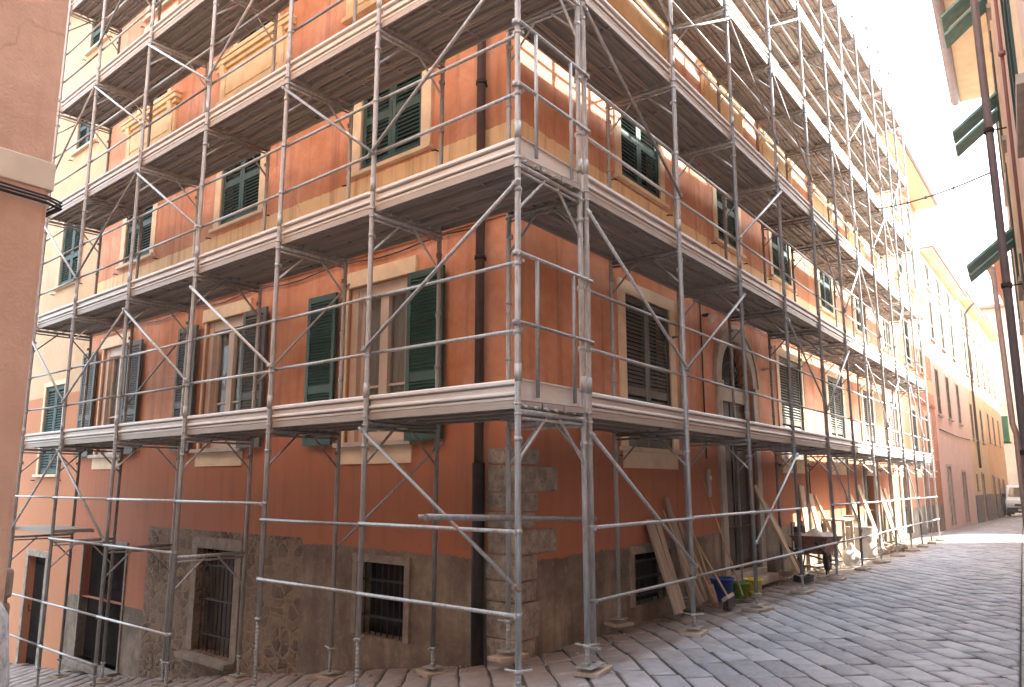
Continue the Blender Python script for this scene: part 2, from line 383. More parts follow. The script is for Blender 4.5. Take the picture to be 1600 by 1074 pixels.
def window_open(bld, F, sg, a, b, c, d, mt='green', leafw=.58, curtain=True):
    m = MB(); o = .03
    sbox(m, sg, a-.10, b+.10, -.02, o+.01, d, d+.20)                                # pale lintel
    sbox(m, sg, a-.05, a, -.02, o-.01, c, d); sbox(m, sg, b, b+.05, -.02, o-.01, c, d)
    wn = m.build('window', M['trim'], bld, F, .005)
    fr = MB(); y0, y1 = .10, .16
    fr.box(sg*a, sg*(a+.13), y0-.06, y1, c, d); fr.box(sg*(b-.13), sg*b, y0-.06, y1, c, d)
    fr.box(sg*(a+.13), sg*(b-.13), y0-.05, y1, d-.16, d); fr.box(sg*(a+.13), sg*(b-.13), y0, y1, c, c+.12)
    mid = (a+b)/2
    fr.box(sg*(mid-.075), sg*(mid+.075), y0-.012, y1, c+.12, d-.16)
    for x in (a+.13, b-.19): fr.box(sg*x, sg*(x+.06), y0+.005, y1-.002, c+.12, d-.16)
    for x0, x1 in ((a+.19, mid-.075), (mid+.075, b-.19)): fr.box(sg*x0, sg*x1, y0+.012, y1-.004, c+(d-c)*.34, c+(d-c)*.34+.03)
    fr.build('casement', M['whitewood'], wn, F, .004)
    g = MB(); g.box(sg*a, sg*b, .135, .139, c, d); g.build('pane', M['glass_clear'], wn, F)
    k = MB(); nn = 40
    pts = []
    for i in range(nn+1):
        x = a+.05+(b-a-.1)*i/nn; y = .18+.012*math.sin(i*1.9)+.006*math.sin(i*.7)
        pts += [(sg*x, y, c), (sg*x, y, d)]
    k.poly(pts, [(2*i, 2*i+2, 2*i+3, 2*i+1) for i in range(nn)], True); k.build('curtain', M['curtain'], wn, F, fix=False)
    sm = shutter_mesh(leafw, d-c, mt, True)
    for x, ang in ((b+.17, random.uniform(-.02, .03)), (a-.03-leafw, random.uniform(-.02, .03))):
        X = x if sg > 0 else -(x+leafw)
        inst('shutter', sm, wn, F @ Matrix.Translation((X, -.075, c-.02)) @ Matrix.Rotation(ang, 4, 'Z'))
    k = MB(); sbox(k, sg, a-.12, b+.12, -.03, .09, c-.06, c-.003); k.build('sill', M['stone'], wn, F, .006)
    k = MB(); sbox(k, sg, a-.07, b+.07, -.01, .018, c-.26, c-.062); k.build('apron', M['trim'], wn, F)
    k = MB(); k.box(sg*a, sg*b, .205, .215, c, d); k.build('room', M['darkin'], wn, F)
    return wn
def glassclear():
    m, n, b, L = mat('window_glass'); b.inputs['Base Color'].default_value = (.8,.85,.85,1); b.inputs['Roughness'].default_value = .03
    b.inputs['Transmission Weight'].default_value = .96; b.inputs['IOR'].default_value = 1.1; b.inputs['Specular IOR Level'].default_value = .5
    return m
M['glass_clear'] = glassclear()
def grille(bld, F, sg, a, b, c, d, nb, wn_name='barred_window', trim=.09, mt='cementtrim', horiz=2, behind='darkin', door=False):
    m = MB(); o = .02
    sbox(m, sg, a-trim, a, -.02, o, c, d); sbox(m, sg, b, b+trim, -.02, o, c, d); sbox(m, sg, a-trim, b+trim, -.02, o+.003, d, d+trim)
    wn = m.build(wn_name, M['cementtrim'], bld, F, .006)
    g = MB()
    for i in range(nb):
        x = a+(b-a)*(i+.5)/nb; g.tube([(sg*x, .07, c), (sg*x, .07, d)], .009, 6)
    for i in range(horiz):
        z = c+(d-c)*(i+.5)/horiz; g.box(sg*a, sg*b, .062, .078, z-.012, z+.012)
    g.build('iron_grille', M['iron'], wn, F)
    k = MB(); k.box(sg*a, sg*b, .2, .214, c, d); k.build('door_leaf' if door else 'pane', M[behind], wn, F)
    return wn
# ------------------------------------------------------------------ the salmon corner building
ZT = 12.3
bld = empty('corner_building', W0+Vector((0,0,-.1)), 'salmon orange corner apartment building wrapped in steel scaffolding, with green louvred shutters', 'building')
SL = 10.9; SRr = 27.4
Lg = [(1.62,2.43,-.14,.66), (5.1,6.14,-.80,.62), (8.5,10.2,-1.44,.52)]
L1 = [(1.62,2.78,2.03,3.95), (5.15,6.33,2.05,4.0), (9.02,10.12,2.05,4.0)]
L2 = [(1.50,2.65,5.47,7.3), (5.04,6.17,5.50,7.35), (8.55,9.62,5.52,7.35)]
L3 = [(1.50,2.62,8.62,10.3), (4.86,5.95,8.5,10.2), (8.35,9.45,8.5,10.2)]
L4 = [(1.5,2.6,10.75,11.75), (4.86,5.95,10.7,11.7), (8.35,9.45,10.5,11.55)]
Rg = [(2.38,3.42,.10,.70), (8.7,9.6,.2,.75), (14.6,15.8,.05,2.0), (19.6,20.7,.05,2.0), (23.4,24.4,.05,2.0)]
RS = [(2.3,3.6), (8.42,9.80), (11.85,13.1), (15.25,16.4), (18.6,19.75), (21.9,23.0), (24.9,26.0)]
RS2 = [(2.30,3.46), (5.62,6.6), (8.42,9.55), (11.78,12.85), (15.2,16.25), (18.6,19.7), (21.9,23.0), (24.9,25.9)]
ARCH = (5.42, 6.86, .18, 3.85)
R1 = [(a, b, 1.99, 3.92) for a, b in RS]
R2 = [(a, b, 5.46, 7.3) for a, b in RS2]; R3 = [(a, b, 8.55, 10.25) for a, b in RS2]; R4 = [(a, b, 10.7, 11.75) for a, b in RS2]
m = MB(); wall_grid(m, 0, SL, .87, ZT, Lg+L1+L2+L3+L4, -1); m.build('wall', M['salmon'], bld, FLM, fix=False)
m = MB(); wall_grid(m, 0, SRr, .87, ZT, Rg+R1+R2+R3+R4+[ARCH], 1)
# arch spandrels over the rectangular hole
a, b, _, zt = ARCH; r = (b-a)/2; cx = (a+b)/2; zc = zt-r; n = 20
for i in range(n):
    t0, t1 = math.pi*i/n, math.pi*(i+1)/n
    p0 = (cx-r*math.cos(t0), zc+r*math.sin(t0)); p1 = (cx-r*math.cos(t1), zc+r*math.sin(t1))
    m.poly([(p0[0],0,p0[1]),(p1[0],0,p1[1]),(p1[0],0,zt),(p0[0],0,zt)], [(0,1,2,3)])
    m.poly([(p0[0],0,p0[1]),(p0[0],.22,p0[1]),(p1[0],.22,p1[1]),(p1[0],0,p1[1])], [(0,1,2,3)])
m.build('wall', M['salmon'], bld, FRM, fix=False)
# lower, rougher zones
m = MB(); wall_grid(m, 0, 3.55, -1.2, .87, Lg, -1); m.build('base_wall', M['cement'], bld, FLM, fix=False)
m = MB(); wall_grid(m, 0, SRr, -.6, .87, Rg+[ARCH], 1); m.build('base_wall', M['cement'], bld, FRM, fix=False)
m = MB(); wall_grid(m, 3.55, 7.75, -2.0, .87, Lg, -1); m.build('rubble_wall', M['rubble'], bld, FLM, fix=False)
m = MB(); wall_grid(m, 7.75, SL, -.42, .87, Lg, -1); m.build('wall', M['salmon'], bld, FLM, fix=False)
m = MB(); wall_grid(m, 7.75, SL, -3, -.42, Lg, -1); m.build('base_wall', M['cement'], bld, FLM, fix=False)
# mass behind the facades, roof and eaves
m = MB()
m.poly([(x, y, z) for z in (-3, ZT) for x, y in ((.6,.3),(SRr-.02,.3),(SRr-.02,12),(1.4,12))], [(0,3,2,1),(4,5,6,7),(0,1,5,4),(1,2,6,5),(2,3,7,6),(3,0,4,7)])
core = m.build('inner_wall', M['darkin'], bld)
p = lambda s, o, z: W0+LD*s-LN*o+Vector((0,0,z))
e0 = W0+Vector((-.75,-.72,0)); 
m = MB(); A = [e0, W0+Vector((SRr+.1,-.72,0)), Vector((SRr+.2, 11, 0)), p(SL,-.3,0)+Vector((.5,0,0)), p(SL,.7,0)]
for z0, z1, sh in ((ZT, ZT+.14, 0),):
    n = len(A); m.poly([(v.x, v.y, z0) for v in A]+[(v.x, v.y, z1) for v in A], [tuple(range(n))[::-1], tuple(range(n, 2*n))]+[(i, (i+1) % n, (i+1) % n+n, i+n) for i in range(n)])
m.build('eaves', M['soffit'], bld)
m = MB(); m.poly([(e0.x,e0.y,ZT+.15),(SRr+.2,e0.y,ZT+.15),(SRr+.2,11,ZT+.15),(p(SL,.7,0).x,11,ZT+.15),(5,5,ZT+2.2),(SRr-5,5,ZT+2.2)], [(0,1,5,4),(1,2,5),(2,3,4,5),(3,0,4)])
m.build('roof', M['tile'], bld)
m = MB(); m.tube([(e0.x,e0.y-.06,ZT+.1),(SRr+.2,e0.y-.06,ZT+.1)], .08, 8); m.tube([(e0.x-.06,e0.y,ZT+.1), tuple(p(SL,.78,ZT+.1))], .08, 8); m.build('gutter', M['gutter'], bld)
# thin string course and quoins
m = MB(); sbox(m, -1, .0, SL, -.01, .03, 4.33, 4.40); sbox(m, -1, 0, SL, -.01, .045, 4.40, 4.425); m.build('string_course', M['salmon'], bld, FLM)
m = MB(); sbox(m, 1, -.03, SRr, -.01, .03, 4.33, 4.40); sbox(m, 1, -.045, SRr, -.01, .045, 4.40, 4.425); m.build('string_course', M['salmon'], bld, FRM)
zq = -.35; i = 0
for h, wr in ((.42,.26), (.34,.33), (.20,.28), (.25,.31), (.24,.66), (.17,.27), (.19,.32), (.27,.69), (.17,.34)):
    wl = .40+random.uniform(-.02,.02)
    if zq+h > 1.93: h = 1.9-zq
    a_ = W0-LN*.02; e = []
    P4 = [W0+Vector((-.018,-.022,0)), W0+Vector((wr,-.022,0)), W0+Vector((wr,.02,0)), W0+LD*wl+LN*.02, W0+LD*wl-LN*.018]
    mq = MB(); nn = 5; g = .006
    mq.poly([(v.x, v.y, zq+g) for v in P4]+[(v.x, v.y, zq+h-g) for v in P4], [tuple(range(nn))[::-1], tuple(range(nn, 2*nn))]+[(k, (k+1) % nn, (k+1) % nn+nn, k+nn) for k in range(nn)])
    mq.v = [(a_x+random.uniform(-.01,.01), a_y+random.uniform(-.01,.01), a_z+random.uniform(-.008,.008)) for a_x, a_y, a_z in mq.v]
    q = mq.build('quoin', M['quoin'], bld, None, .022)
    zq += h; i += 1
# windows, left facade
for k, (a, b, c, d) in enumerate(L1): window_open(bld, FLM, -1, a, b, c, d, 'green' if k == 0 else 'grey_green', .58)
for a, b, c, d in L2: window_closed(bld, FLM, -1, a, b, c, d, 'teal', .17)
for a, b, c, d in L3: window_closed(bld, FLM, -1, a, b, c, d, 'teal', .13)
for a, b, c, d in L4: window_closed(bld, FLM, -1, a, b, c, d, 'teal', .12)
for a, b, c, d in R1: window_closed(bld, FRM, 1, a, b, c, d, 'grey_green', .17)
for a, b, c, d in R2: window_closed(bld, FRM, 1, a, b, c, d, 'teal', .15)
for a, b, c, d in R3: window_closed(bld, FRM, 1, a, b, c, d, 'teal', .13)
for a, b, c, d in R4: window_closed(bld, FRM, 1, a, b, c, d, 'teal', .12)
# ochre bracketed aprons under the third-floor windows
def apron(F, sg, a, b, z):
    m = MB(); sbox(m, sg, a-.42, b+.42, -.01, .05, z-.78, z-.25); sbox(m, sg, a-.34, b+.34, .05, .065, z-.70, z-.34)
    sbox(m, sg, a-.50, b+.50, -.01, .09, z-.25, z-.18); sbox(m, sg, a-.54, b+.54, -.01, .13, z-.18, z-.10); sbox(m, sg, a-.56, b+.56, -.01, .15, z-.10, z-.06)
    sbox(m, sg, a-.46, b+.46, -.01, .09, z-.85, z-.78)
    o = m.build('apron_moulding', M['ochre'], bld, F, .006)
    for x in (a-.36, b+.22):
        k = MB(); k.prism([(-.0,-.82),(-.07,-.80),(-.08,-.6),(-.07,-.45),(-.11,-.33),(-.13,-.19),(0,-.19)], 'x', sg*x, sg*(x+.14)); k.v = [(x_, y_, z_+z) for x_, y_, z_ in k.v]
        k.build('bracket', M['ochre'], o, F, .006)
for a, b, c, d in L3: apron(FLM, -1, a, b, c-.06)
for a, b, c, d in R3: apron(FRM, 1, a, b, c-.06)
# aprons under the first-floor shut windows on the right street
for a, b, c, d in R1:
    m = MB(); sbox(m, 1, a-.12, b+.12, -.01, .018, c-.26, c-.058); m.build('apron', M['trim'], bld, FRM)
# ground-floor openings
grille(bld, FLM, -1, *Lg[0], 8)
g_ = grille(bld, FLM, -1, *Lg[1], 9, 'barred_doorway', .16, horiz=3, behind='oldwood', door=True)
m = MB(); sbox(m, -1, 4.98, 6.34, -.2, .16, -.90, -.82); m.build('doorstep', M['cementtrim'], g_, FLM, .01)
def door(F, sg, a, b, c, d, leafmat='oldwood', leaves=2, name='door', trim=.1, tmat='stone'):
    m = MB(); o = .02
    sbox(m, sg, a-trim, a, -.02, o, c, d); sbox(m, sg, b, b+trim, -.02, o, c, d); sbox(m, sg, a-trim, b+trim, -.02, o+.003, d, d+trim)
    dn = m.build(name, M[tmat], bld, F, .006)
    for i in range(leaves):
        x0 = a+(b-a)*i/leaves+.004; x1 = a+(b-a)*(i+1)/leaves-.004
        k = MB(); k.box(sg*x0, sg*x1, .13, .17, c, d); nP = 3; H = (d-c)
        for j in range(nP):
            k.box(sg*(x0+.08), sg*(x1-.08), .118, .131, c+.12+j*(H-.15)/nP, c+(j+1)*(H-.15)/nP)
        lf = k.build('door_leaf', M[leafmat], dn, F, .006)
        if i == 0:
            k = MB(); k.tube([(sg*(x1-.05), .12, c+1.0), (sg*(x1-.05), .07, c+1.0), (sg*(x1-.05), .06, c+1.12)], .012, 6); k.build('handle', M['iron'], lf, F)
    return dn
dn = door(FLM, -1, *Lg[2], leafmat='darkin', leaves=2, name='wide_doorway', trim=.06, tmat='cementtrim')
m = MB(); sbox(m, -1, 8.4, 10.3, -.3, .2, -1.53, -1.44); m.build('doorstep', M['cementtrim'], dn, FLM, .01)
grille(bld, FRM, 1, *Rg[0], 6, trim=.11, horiz=3)
grille(bld, FRM, 1, *Rg[1], 6, trim=.09)
for q in Rg[2:]: door(FRM, 1, *q, leafmat='teal' if q[0] < 20 else 'oldwood', trim=.12)
# arched entrance
a, b, c, zt = ARCH
m = MB(); sw = .20
def arc_strip(m, r0, r1, y0, y1, nn=22):
    for i in range(nn):
        t0, t1 = math.pi*i/nn, math.pi*(i+1)/nn
        q = []
        for t in (t0, t1):
            for rr in (r0, r1): q.append((cx-rr*math.cos(t), zc+rr*math.sin(t)))
        A_, B_, C_, D_ = q[0], q[1], q[3], q[2]
        m.poly([(A_[0],y0,A_[1]),(B_[0],y0,B_[1]),(C_[0],y0,C_[1]),(D_[0],y0,D_[1]),(A_[0],y1,A_[1]),(B_[0],y1,B_[1]),(C_[0],y1,C_[1]),(D_[0],y1,D_[1])],
            [(0,1,2,3),(7,6,5,4),(1,5,6,2),(0,3,7,4)])
arc_strip(m, r, r+sw, -.04, .02); arc_strip(m, r+sw, r+sw+.06, -.065, .0)
m.box(a-sw, a, -.04, .02, c, zc-.0); m.box(b, b+sw, -.04, .02, c, zc)
m.box(a-sw-.05, a+.0, -.075, .0, zc-.09, zc-.0); m.box(b, b+sw+.05, -.075, 0, zc-.09, zc)
ent = m.build('arched_entrance', M['stone'], bld, FRM)
m = MB(); m.box(a, b, .08, .2, zc-.28, zc-.02); m.build('transom', M['stone'], ent, FRM, .008)
k = MB()
for i in range(13):
    t = math.pi*(i+.5)/13; k.tube([(cx-.10*math.cos(t), .10, zc+.10*math.sin(t)), (cx-r*math.cos(t), .10, zc+r*math.sin(t))], .009, 5)
for rr in (.1, .38): k.tube([(cx-rr*math.cos(math.pi*i/14), .10, zc+rr*math.sin(math.pi*i/14)) for i in range(15)], .01, 5)
k.build('fanlight_grille', M['iron'], ent, FRM)
k = MB(); k.box(a, b, .19, .205, zc, zt); k.build('fanlight_pane', M['darkin'], ent, FRM)
for i in range(2):
    x0 = a+.03+i*(b-a)/2; x1 = x0+(b-a)/2-.06
    k = MB(); k.box(x0, x1, .13, .18, c, zc-.28)
    for z0, z1 in ((c+.15, c+.75), (c+.85, c+1.6), (c+1.7, zc-.4)): k.box(x0+.1, x1-.1, .112, .131, z0, z1)
    lf = k.build('door_leaf', M['oldwood'], ent, FRM, .008)
    k = MB(); k.tube([(x1-.06 if i == 0 else x0+.06, .12, c+1.1), (x1-.06 if i == 0 else x0+.06, .06, c+1.1)], [.012,.03], 8); k.build('door_knob', M['iron'], lf, FRM)
m = MB(); m.box(a-.15, b+.15, -.25, .2, -.02, .10); m.box(a-.1, b+.1, -.08, .2, .10, .19); m.build('doorstep', M['stone'], ent, FRM, .012)
# downpipe at the corner, cables, lamp, entry panel
m = MB(); pp = [(-.45,-.09,12.9),(-.45,-.09,.9)]
m.tube([(-.45,-.5,12.28),(-.45,-.3,12.1),(-.45,-.09,11.8),(-.45,-.09,.95)], .05, 12)
dp = m.build('downpipe', M['pipe'], bld, FLM)
m = MB(); m.tube([(-.45,-.09,1.75),(-.45,-.09,-.28)], .066, 12); m.build('iron_pipe_foot', M['iron'], dp, FLM)
m = MB()
for z in (1.5, 3.9, 5.9, 7.9, 9.9): m.tube([(-.45,-.09,z-.02),(-.45,-.09,z+.02)], .062, 12); m.box(-.46, -.44, -.06, .0, z-.015, z+.015)
m.build('pipe_bracket', M['iron'], dp, FLM)
m = MB(); m.tube([(4.72,-.02,1.9),(4.72,-.02,4.0),(4.72,-.02,4.3)], .012, 5); m.tube([(4.45,-.03,4.22),(4.95,-.03,4.24),(7.9,-.03,4.22),(12,-.03,4.25)], .010, 5)
m.tube([(9.95,-.02,1.2),(9.95,-.02,4.2)], .012, 5)
m.tube([(1.2,-.03,4.26),(1.8,-.035,4.3),(2.4,-.03,4.27)], .008, 5); m.build('wall_cable', M['cable'], bld, FRM)
m = MB(); x = 0
pts = [(-.6-.4*i, -.035, 4.27+.03*math.sin(i*1.3)) for i in range(25)]
m.tube(pts, .010, 5); m.tube([(q[0], q[1], q[2]+.25+.04*math.sin(q[0]*2)) for q in pts], .007, 5); m.build('wall_cable', M['cable'], bld, FLM)
m = MB(); m.box(4.83, 4.9, -.1, 0, 4.05, 4.09); lb = m.build('entrance_lamp', M['iron'], bld, FRM)
m = MB(); m.lathe([(.0,-.11),(.04,-.09),(.055,-.03),(.045,.02),(.0,.03)], (4.88,-.12,4.05), 12); m.build('lamp_glass', M['lampglass'], lb, FRM)
m = MB(); m.box(4.72, 4.84, -.03, 0, 1.35, 1.75); ip = m.build('entry_panel', M['stone'], bld, FRM, .004)
m = MB(); m.lathe([(0,-.0),(.03,0),(.03,.02),(0,.025)], (0,0,0), 12); m.build('entry_button', M['lampglass'], ip, FRM @ Matrix.Translation((4.78,-.035,1.62)) @ Matrix.Rotation(math.pi/2, 4, 'X'))

# ------------------------------------------------------------------ cream building that continues the left facade
cb = empty('cream_building', tuple(p(SL, 0, -1.8)), 'cream and orange building adjoining the salmon one at the far left end of the scaffold', 'building')
E1 = 14.4
Wc = [(11.95,12.88,-1.95,.12), (11.85,12.85,1.72,3.5), (11.75,12.82,5.62,7.25), (11.6,12.6,8.6,10.0), (11.4,12.4,10.9,11.9)]
m = MB(); wall_grid(m, SL, E1, -3, 12.55, Wc, -1); m.build('wall', M['cream'], cb, FLM, fix=False)
m = MB(); q = [p(SL,-.3,0), p(E1,-.3,0), p(E1+.0,-6,0), p(SL,-6,0)]
m.poly([(v.x,v.y,z) for z in (-3, 12.55) for v in q], [(0,3,2,1),(4,5,6,7),(0,1,5,4),(1,2,6,5),(2,3,7,6),(3,0,4,7)]); m.build('side_wall', M['cream'], cb)
m = MB(); q = [p(SL,.5,0), p(E1+.2,.5,0), p(E1+.2,-6.3,0), p(SL,-6.3,0)]
m.poly([(v.x,v.y,z) for z in (12.55, 12.75) for v in q], [(0,3,2,1),(4,5,6,7),(0,1,5,4),(1,2,6,5),(2,3,7,6),(3,0,4,7)]); m.build('eaves', M['tile'], cb)
_b = bld; bld = cb
for a, b, c, d in Wc[1:]: window_closed(cb, FLM, -1, a, b, c, d, 'teal', .10)
dn = door(FLM, -1, *Wc[0], leafmat='darkin', leaves=1, name='doorway', trim=.13, tmat='quoin')
m = MB(); sbox(m, -1, 11.85, 12.98, -.3, .2, -2.03, -1.95); m.build('doorstep', M['stone'], dn, FLM, .01)
bld = _b

# ------------------------------------------------------------------ scaffolding
R48 = .0245
ZL = [2.18, 4.18, 6.12, 8.1, 10.1, 12.1]; ZR = [2.18, 4.22, 6.24, 8.25, 10.22, 12.12]
LSs = [0, 1.837, 3.433, 5.257, 7.164, 9.076, 10.743]
RXs = [-.225, 1.845, 3.776, 5.703, 7.62, 9.40, 11.0, 12.62, 14.3, 15.75, 17.15, 18.5]
Lp = lambda s, o=0.: Vector((-1.3, -1.3, 0))+LD*s+LN*o
Rp = lambda x, o=0.: Vector((x, -1.3+o, 0))
parts = {}
def part(kind, mb_or_mesh, sc, pos, M_=None, mt='steel', sub=None):
    parts.setdefault((sc.name, kind), []).append(((Vector(pos)-CAM).length, mb_or_mesh, sc, M_, mt, sub))
scL = empty('scaffolding', (-1.3, -1.3, -.2), 'steel tube scaffolding with metal decks along the left facade, down to the sloping side street', 'scaffolding', None)
scR = empty('scaffolding', (-.225, -1.3, 0), 'steel tube scaffolding with metal decks along the right facade, running down the paved street', 'scaffolding', None)
def coupler(m, c, d):  # clamp with wing and bolt around a tube at c
    c = Vector(c); m.tube([c-Vector((0,0,.018)), c+Vector((0,0,.018))], .029, 10)
    m.bar(c+d*.02, c+d*.045, .018, .04); m.tube([c+d*.042-Vector((0,0,.03)), c+d*.042+Vector((0,0,.01))], .007, 5)
def standard(sc, q, levels, ztop, zg, nut, outdir, along, name='standard'):
    m = MB(); x, y = q.x, q.y
    pts = [(x+random.uniform(-.004,.004), y+random.uniform(-.004,.004), z) for z in [nut]+[l-.12 for l in levels if l-.12 > nut+.3 and l < ztop]+[ztop]]
    m.tube(pts, R48, 12)
    for l in levels:
        if l > ztop: continue
        z = l-.02; m.tube([(x,y,z+.16),(x,y,z+.30)], R48+.0035, 12)       # spigot sleeve
        for dz in (-.10, -.02): m.tube([(x,y,z+dz),(x,y,z+dz+.018)], R48+.007, 12)
        for dz in (.55, 1.10): coupler(m, (x,y,l+dz-.02), along)
        coupler(m, (x,y,l-.30), outdir)
    st = (name, m)
    j = MB(); j.tube([(x,y,zg+.045),(x,y,nut+.05)], .018, 10)
    for i in range(int((nut-zg)/.035)): j.tube([(x,y,zg+.06+i*.035),(x,y,zg+.075+i*.035)], .0205, 10)
    j.tube([(x,y,nut-.03),(x,y,nut)], .034, 10)
    a_ = random.uniform(0, 3); h = Vector((math.cos(a_), math.sin(a_), 0))
    j.tube([Vector((x,y,nut-.015))-h*.1+Vector((0,0,.015)), Vector((x,y,nut-.015)), Vector((x,y,nut-.015))+h*.1+Vector((0,0,.015))], .009, 6)
    j.box(x-.075, x+.075, y-.075, y+.075, zg+.038, zg+.046)
    part('standard', m, sc, (x, y, (nut+ztop)/4), None, 'steel', ('base_jack', j))
boards = []
def portal(sc, a, b, z, along, braces=True, hooks=True):
    """transverse tube with knee braces between outer point a and inner point b"""
    m = MB(); d = (b-a).normalized(); up = Vector((0,0,1)); A = Vector((a.x,a.y,z-.09)); B = Vector((b.x,b.y,z-.09))
    m.tube([A, B], .021, 10); m.tube([A-up*.05, B-up*.05], .012, 8)
    L = (B-A).length
    if braces:
        for P0, P1, dd in ((A, B, d), (B, A, -d)):
            m.tube([P0-up*.42, P0-up*.36+dd*.02, P0+dd*(L*.36)-up*.06, P0+dd*(L*.40)-up*.02], .0125, 8)
    if hooks:
        for k in range(7):
            c = A+(B-A)*((k+.5)/7); m.tube([c+along*-.05+up*.035, c+up*.045, c+along*.05+up*.035], .013, 6)
    part('portal_frame', m, sc, A, None, 'steel')
_pl = {}
def platform_mesh(L, w, npl):
    k = (round(L, 3), round(w, 3), npl)
    if k in _pl: return _pl[k]
    m = MB(); pw = w/npl; t = .0025; hgt = .062
    for i in range(npl):
        y0 = i*pw+.006; y1 = (i+1)*pw-.006; yc = (y0+y1)/2
        # U-section with in-turned lips and a central stiffening fold, extruded along x
        prof = [(y0,-hgt),(y0+.022,-hgt),(y0+.022,-hgt+.008),(y0+.006,-hgt+.008),(y0+.006,-.006),(yc-.052,-.006),(yc-.044,-.036),(yc-.030,-.036),(yc-.022,-.006),(yc+.022,-.006),(yc+.030,-.036),(yc+.044,-.036),(yc+.052,-.006),(y1-.006,-.006),(y1-.006,-hgt+.008),(y1-.022,-hgt+.008),(y1-.022,-hgt),(y1,-hgt),(y1,0),(y0,0)]
        n = len(prof); a, b = .006, L-.006
        m.poly([(a, q[0], q[1]) for q in prof]+[(b, q[0], q[1]) for q in prof], [(j, (j+1) % n, (j+1) % n+n, j+n) for j in range(n)])
        for xe in (a, b-.04): m.box(xe, xe+.04, y0+.004, y1-.004, -.05, -.004)
        for xm in (L*.33, L*.66): m.box(xm-.012, xm+.012, y0+.02, y1-.02, -.03, -.005)
    me = m.mesh('platform'); me.materials.append(M['deck']); _pl[k] = me; return me
_tb = {}
def toe_mesh(L):
    k = round(L, 3)
    if k in _tb: return _tb[k]
    m = MB(); h = .165
    prof = [(-.028,.010),(.004,.010),(.006,.016),(.006,.032),(-.022,.034),(-.022,.043),(.018,.045),(.024,.052),(.024,.064),(.016,.074),(.002,.080),(.002,.116),(-.022,.118),(-.022,.127),(.020,.129),(.030,.136),(.030,.156),(.022,.166),(.008,.170),(-.028,.170)]
    prof = [(-a_, b_) for a_, b_ in prof]
    n = len(prof); m.poly([(.035, q[0], q[1]) for q in prof]+[(L-.035, q[0], q[1]) for q in prof], [(j, (j+1) % n, (j+1) % n+n, j+n) for j in range(n)]+[tuple(range(n)), tuple(range(n, 2*n))[::-1]])
    me = m.mesh('toe_board'); me.materials.append(M['toe']); _tb[k] = me; return me
def bay(sc, A, B, inner, z, first=False):
    """one bay: platform, toe board, two guard rails; A,B outer points, inner = inward unit vector"""
    d = (B-A); L = d.length; d.normalize(); up = Vector((0,0,1))
    X, Y, O = (d, inner, A) if d.cross(inner).z > 0 else (-d, inner, B)
    # keep a right-handed frame: local x along the bay, y inward
    T = Matrix(((X.x, Y.x, 0, O.x), (X.y, Y.y, 0, O.y), (0, 0, 1, z), (0, 0, 0, 1)))
    tilt = Matrix.Translation((0, 0, random.uniform(-.004, .004)))
    part('platform', platform_mesh(L, .86, 3), sc, A+up*z, T @ tilt @ Matrix.Translation((0, .02, 0)))
    part('toe_board', toe_mesh(L), sc, A+up*z, T @ Matrix.Translation((0, .03, -.004+random.uniform(-.003,.003))))
    for dz in (.55, 1.10):
        m = MB(); e = .012; a = A-inner*.0+up*(z+dz+random.uniform(-e, e)); b = B+up*(z+dz+random.uniform(-e, e)); off = inner*.038
        m.tube([a+off-d*.03, (a+b)/2+off-up*random.uniform(0,.006), b+off+d*.03], .0165, 8)
        part('guard_rail', m, sc, a, None, 'steel')
def brace(sc, a, za, b, zb, inner, kind='diagonal_brace', r=.0165):
    m = MB(); off = inner*-.035; A = Vector((a.x,a.y,za))+off; B = Vector((b.x,b.y,zb))+off; d = (B-A).normalized()
    m.tube([A-d*.05, B+d*.05], r, 8)
    for q in (A, B): m.tube([q-inner*.02, q+inner*.05], .02, 8)
    part(kind, m, sc, A, None, 'steel')
Ydir = Vector((0,1,0))
# left run
for i, s in enumerate(LSs):
    q = Lp(s); g0 = gz(q.x, q.y); lv = ZL+([.75] if i >= 3 else [])
    nutz = .22 if i < 3 else g0+random.uniform(.28, .4)
    standard(scL, q, ZL, 13.3, g0-.0+.03, nutz, LN, LD)
    qi = Lp(s, .9); gi = gz(qi.x, qi.y)
    if i == 0: qi = Vector((-.345, -1.31, 0)); gi = 0
    standard(scL, qi, ZL, 13.3, gi+.03, max(gi+.25, -.2 if i < 3 else gi+.3), -LN, LD, 'inner_standard')
    boards += [(q, g0, 'L', i, 0), (qi, gi, 'L', i, 1)]
    for z in ZL: portal(scL, q, qi if i else Vector((-.345,-1.31,0)), z, LD)
    if i >= 3: portal(scL, q, qi, .78, LD, hooks=False)
for i in range(6):
    for z in ZL: bay(scL, Lp(LSs[i]), Lp(LSs[i+1]), LN, z)
def rail(sc, a, b, z, inner, z2=None, name='ledger', r=.016):
    m = MB(); m.tube([Vector((a.x,a.y,z))-inner*.034, Vector((b.x,b.y,z if z2 is None else z2))-inner*.034], r, 8)
    for q in (a, b): coupler(m, (q.x, q.y, z if (q is a or z2 is None) else z2), -inner)
    part(name, m, sc, Vector((a.x,a.y,z)), None, 'steel')
for i in range(2):
    for z in (.585, 1.185): rail(scL, Lp(LSs[i]), Lp(LSs[i+1]), z+random.uniform(-.01,.01), LN)
for i in range(2, 6): rail(scL, Lp(LSs[i]), Lp(LSs[i+1]), 1.34, LN)
for i in range(3, 5): rail(scL, Lp(LSs[i]), Lp(LSs[i+1]), .745, LN)
for i in range(3, 6): rail(scL, Lp(LSs[i]), Lp(LSs[i+1]), -.16, LN)
for i in range(4, 6): rail(scL, Lp(LSs[i]), Lp(LSs[i+1]), -.76, LN)
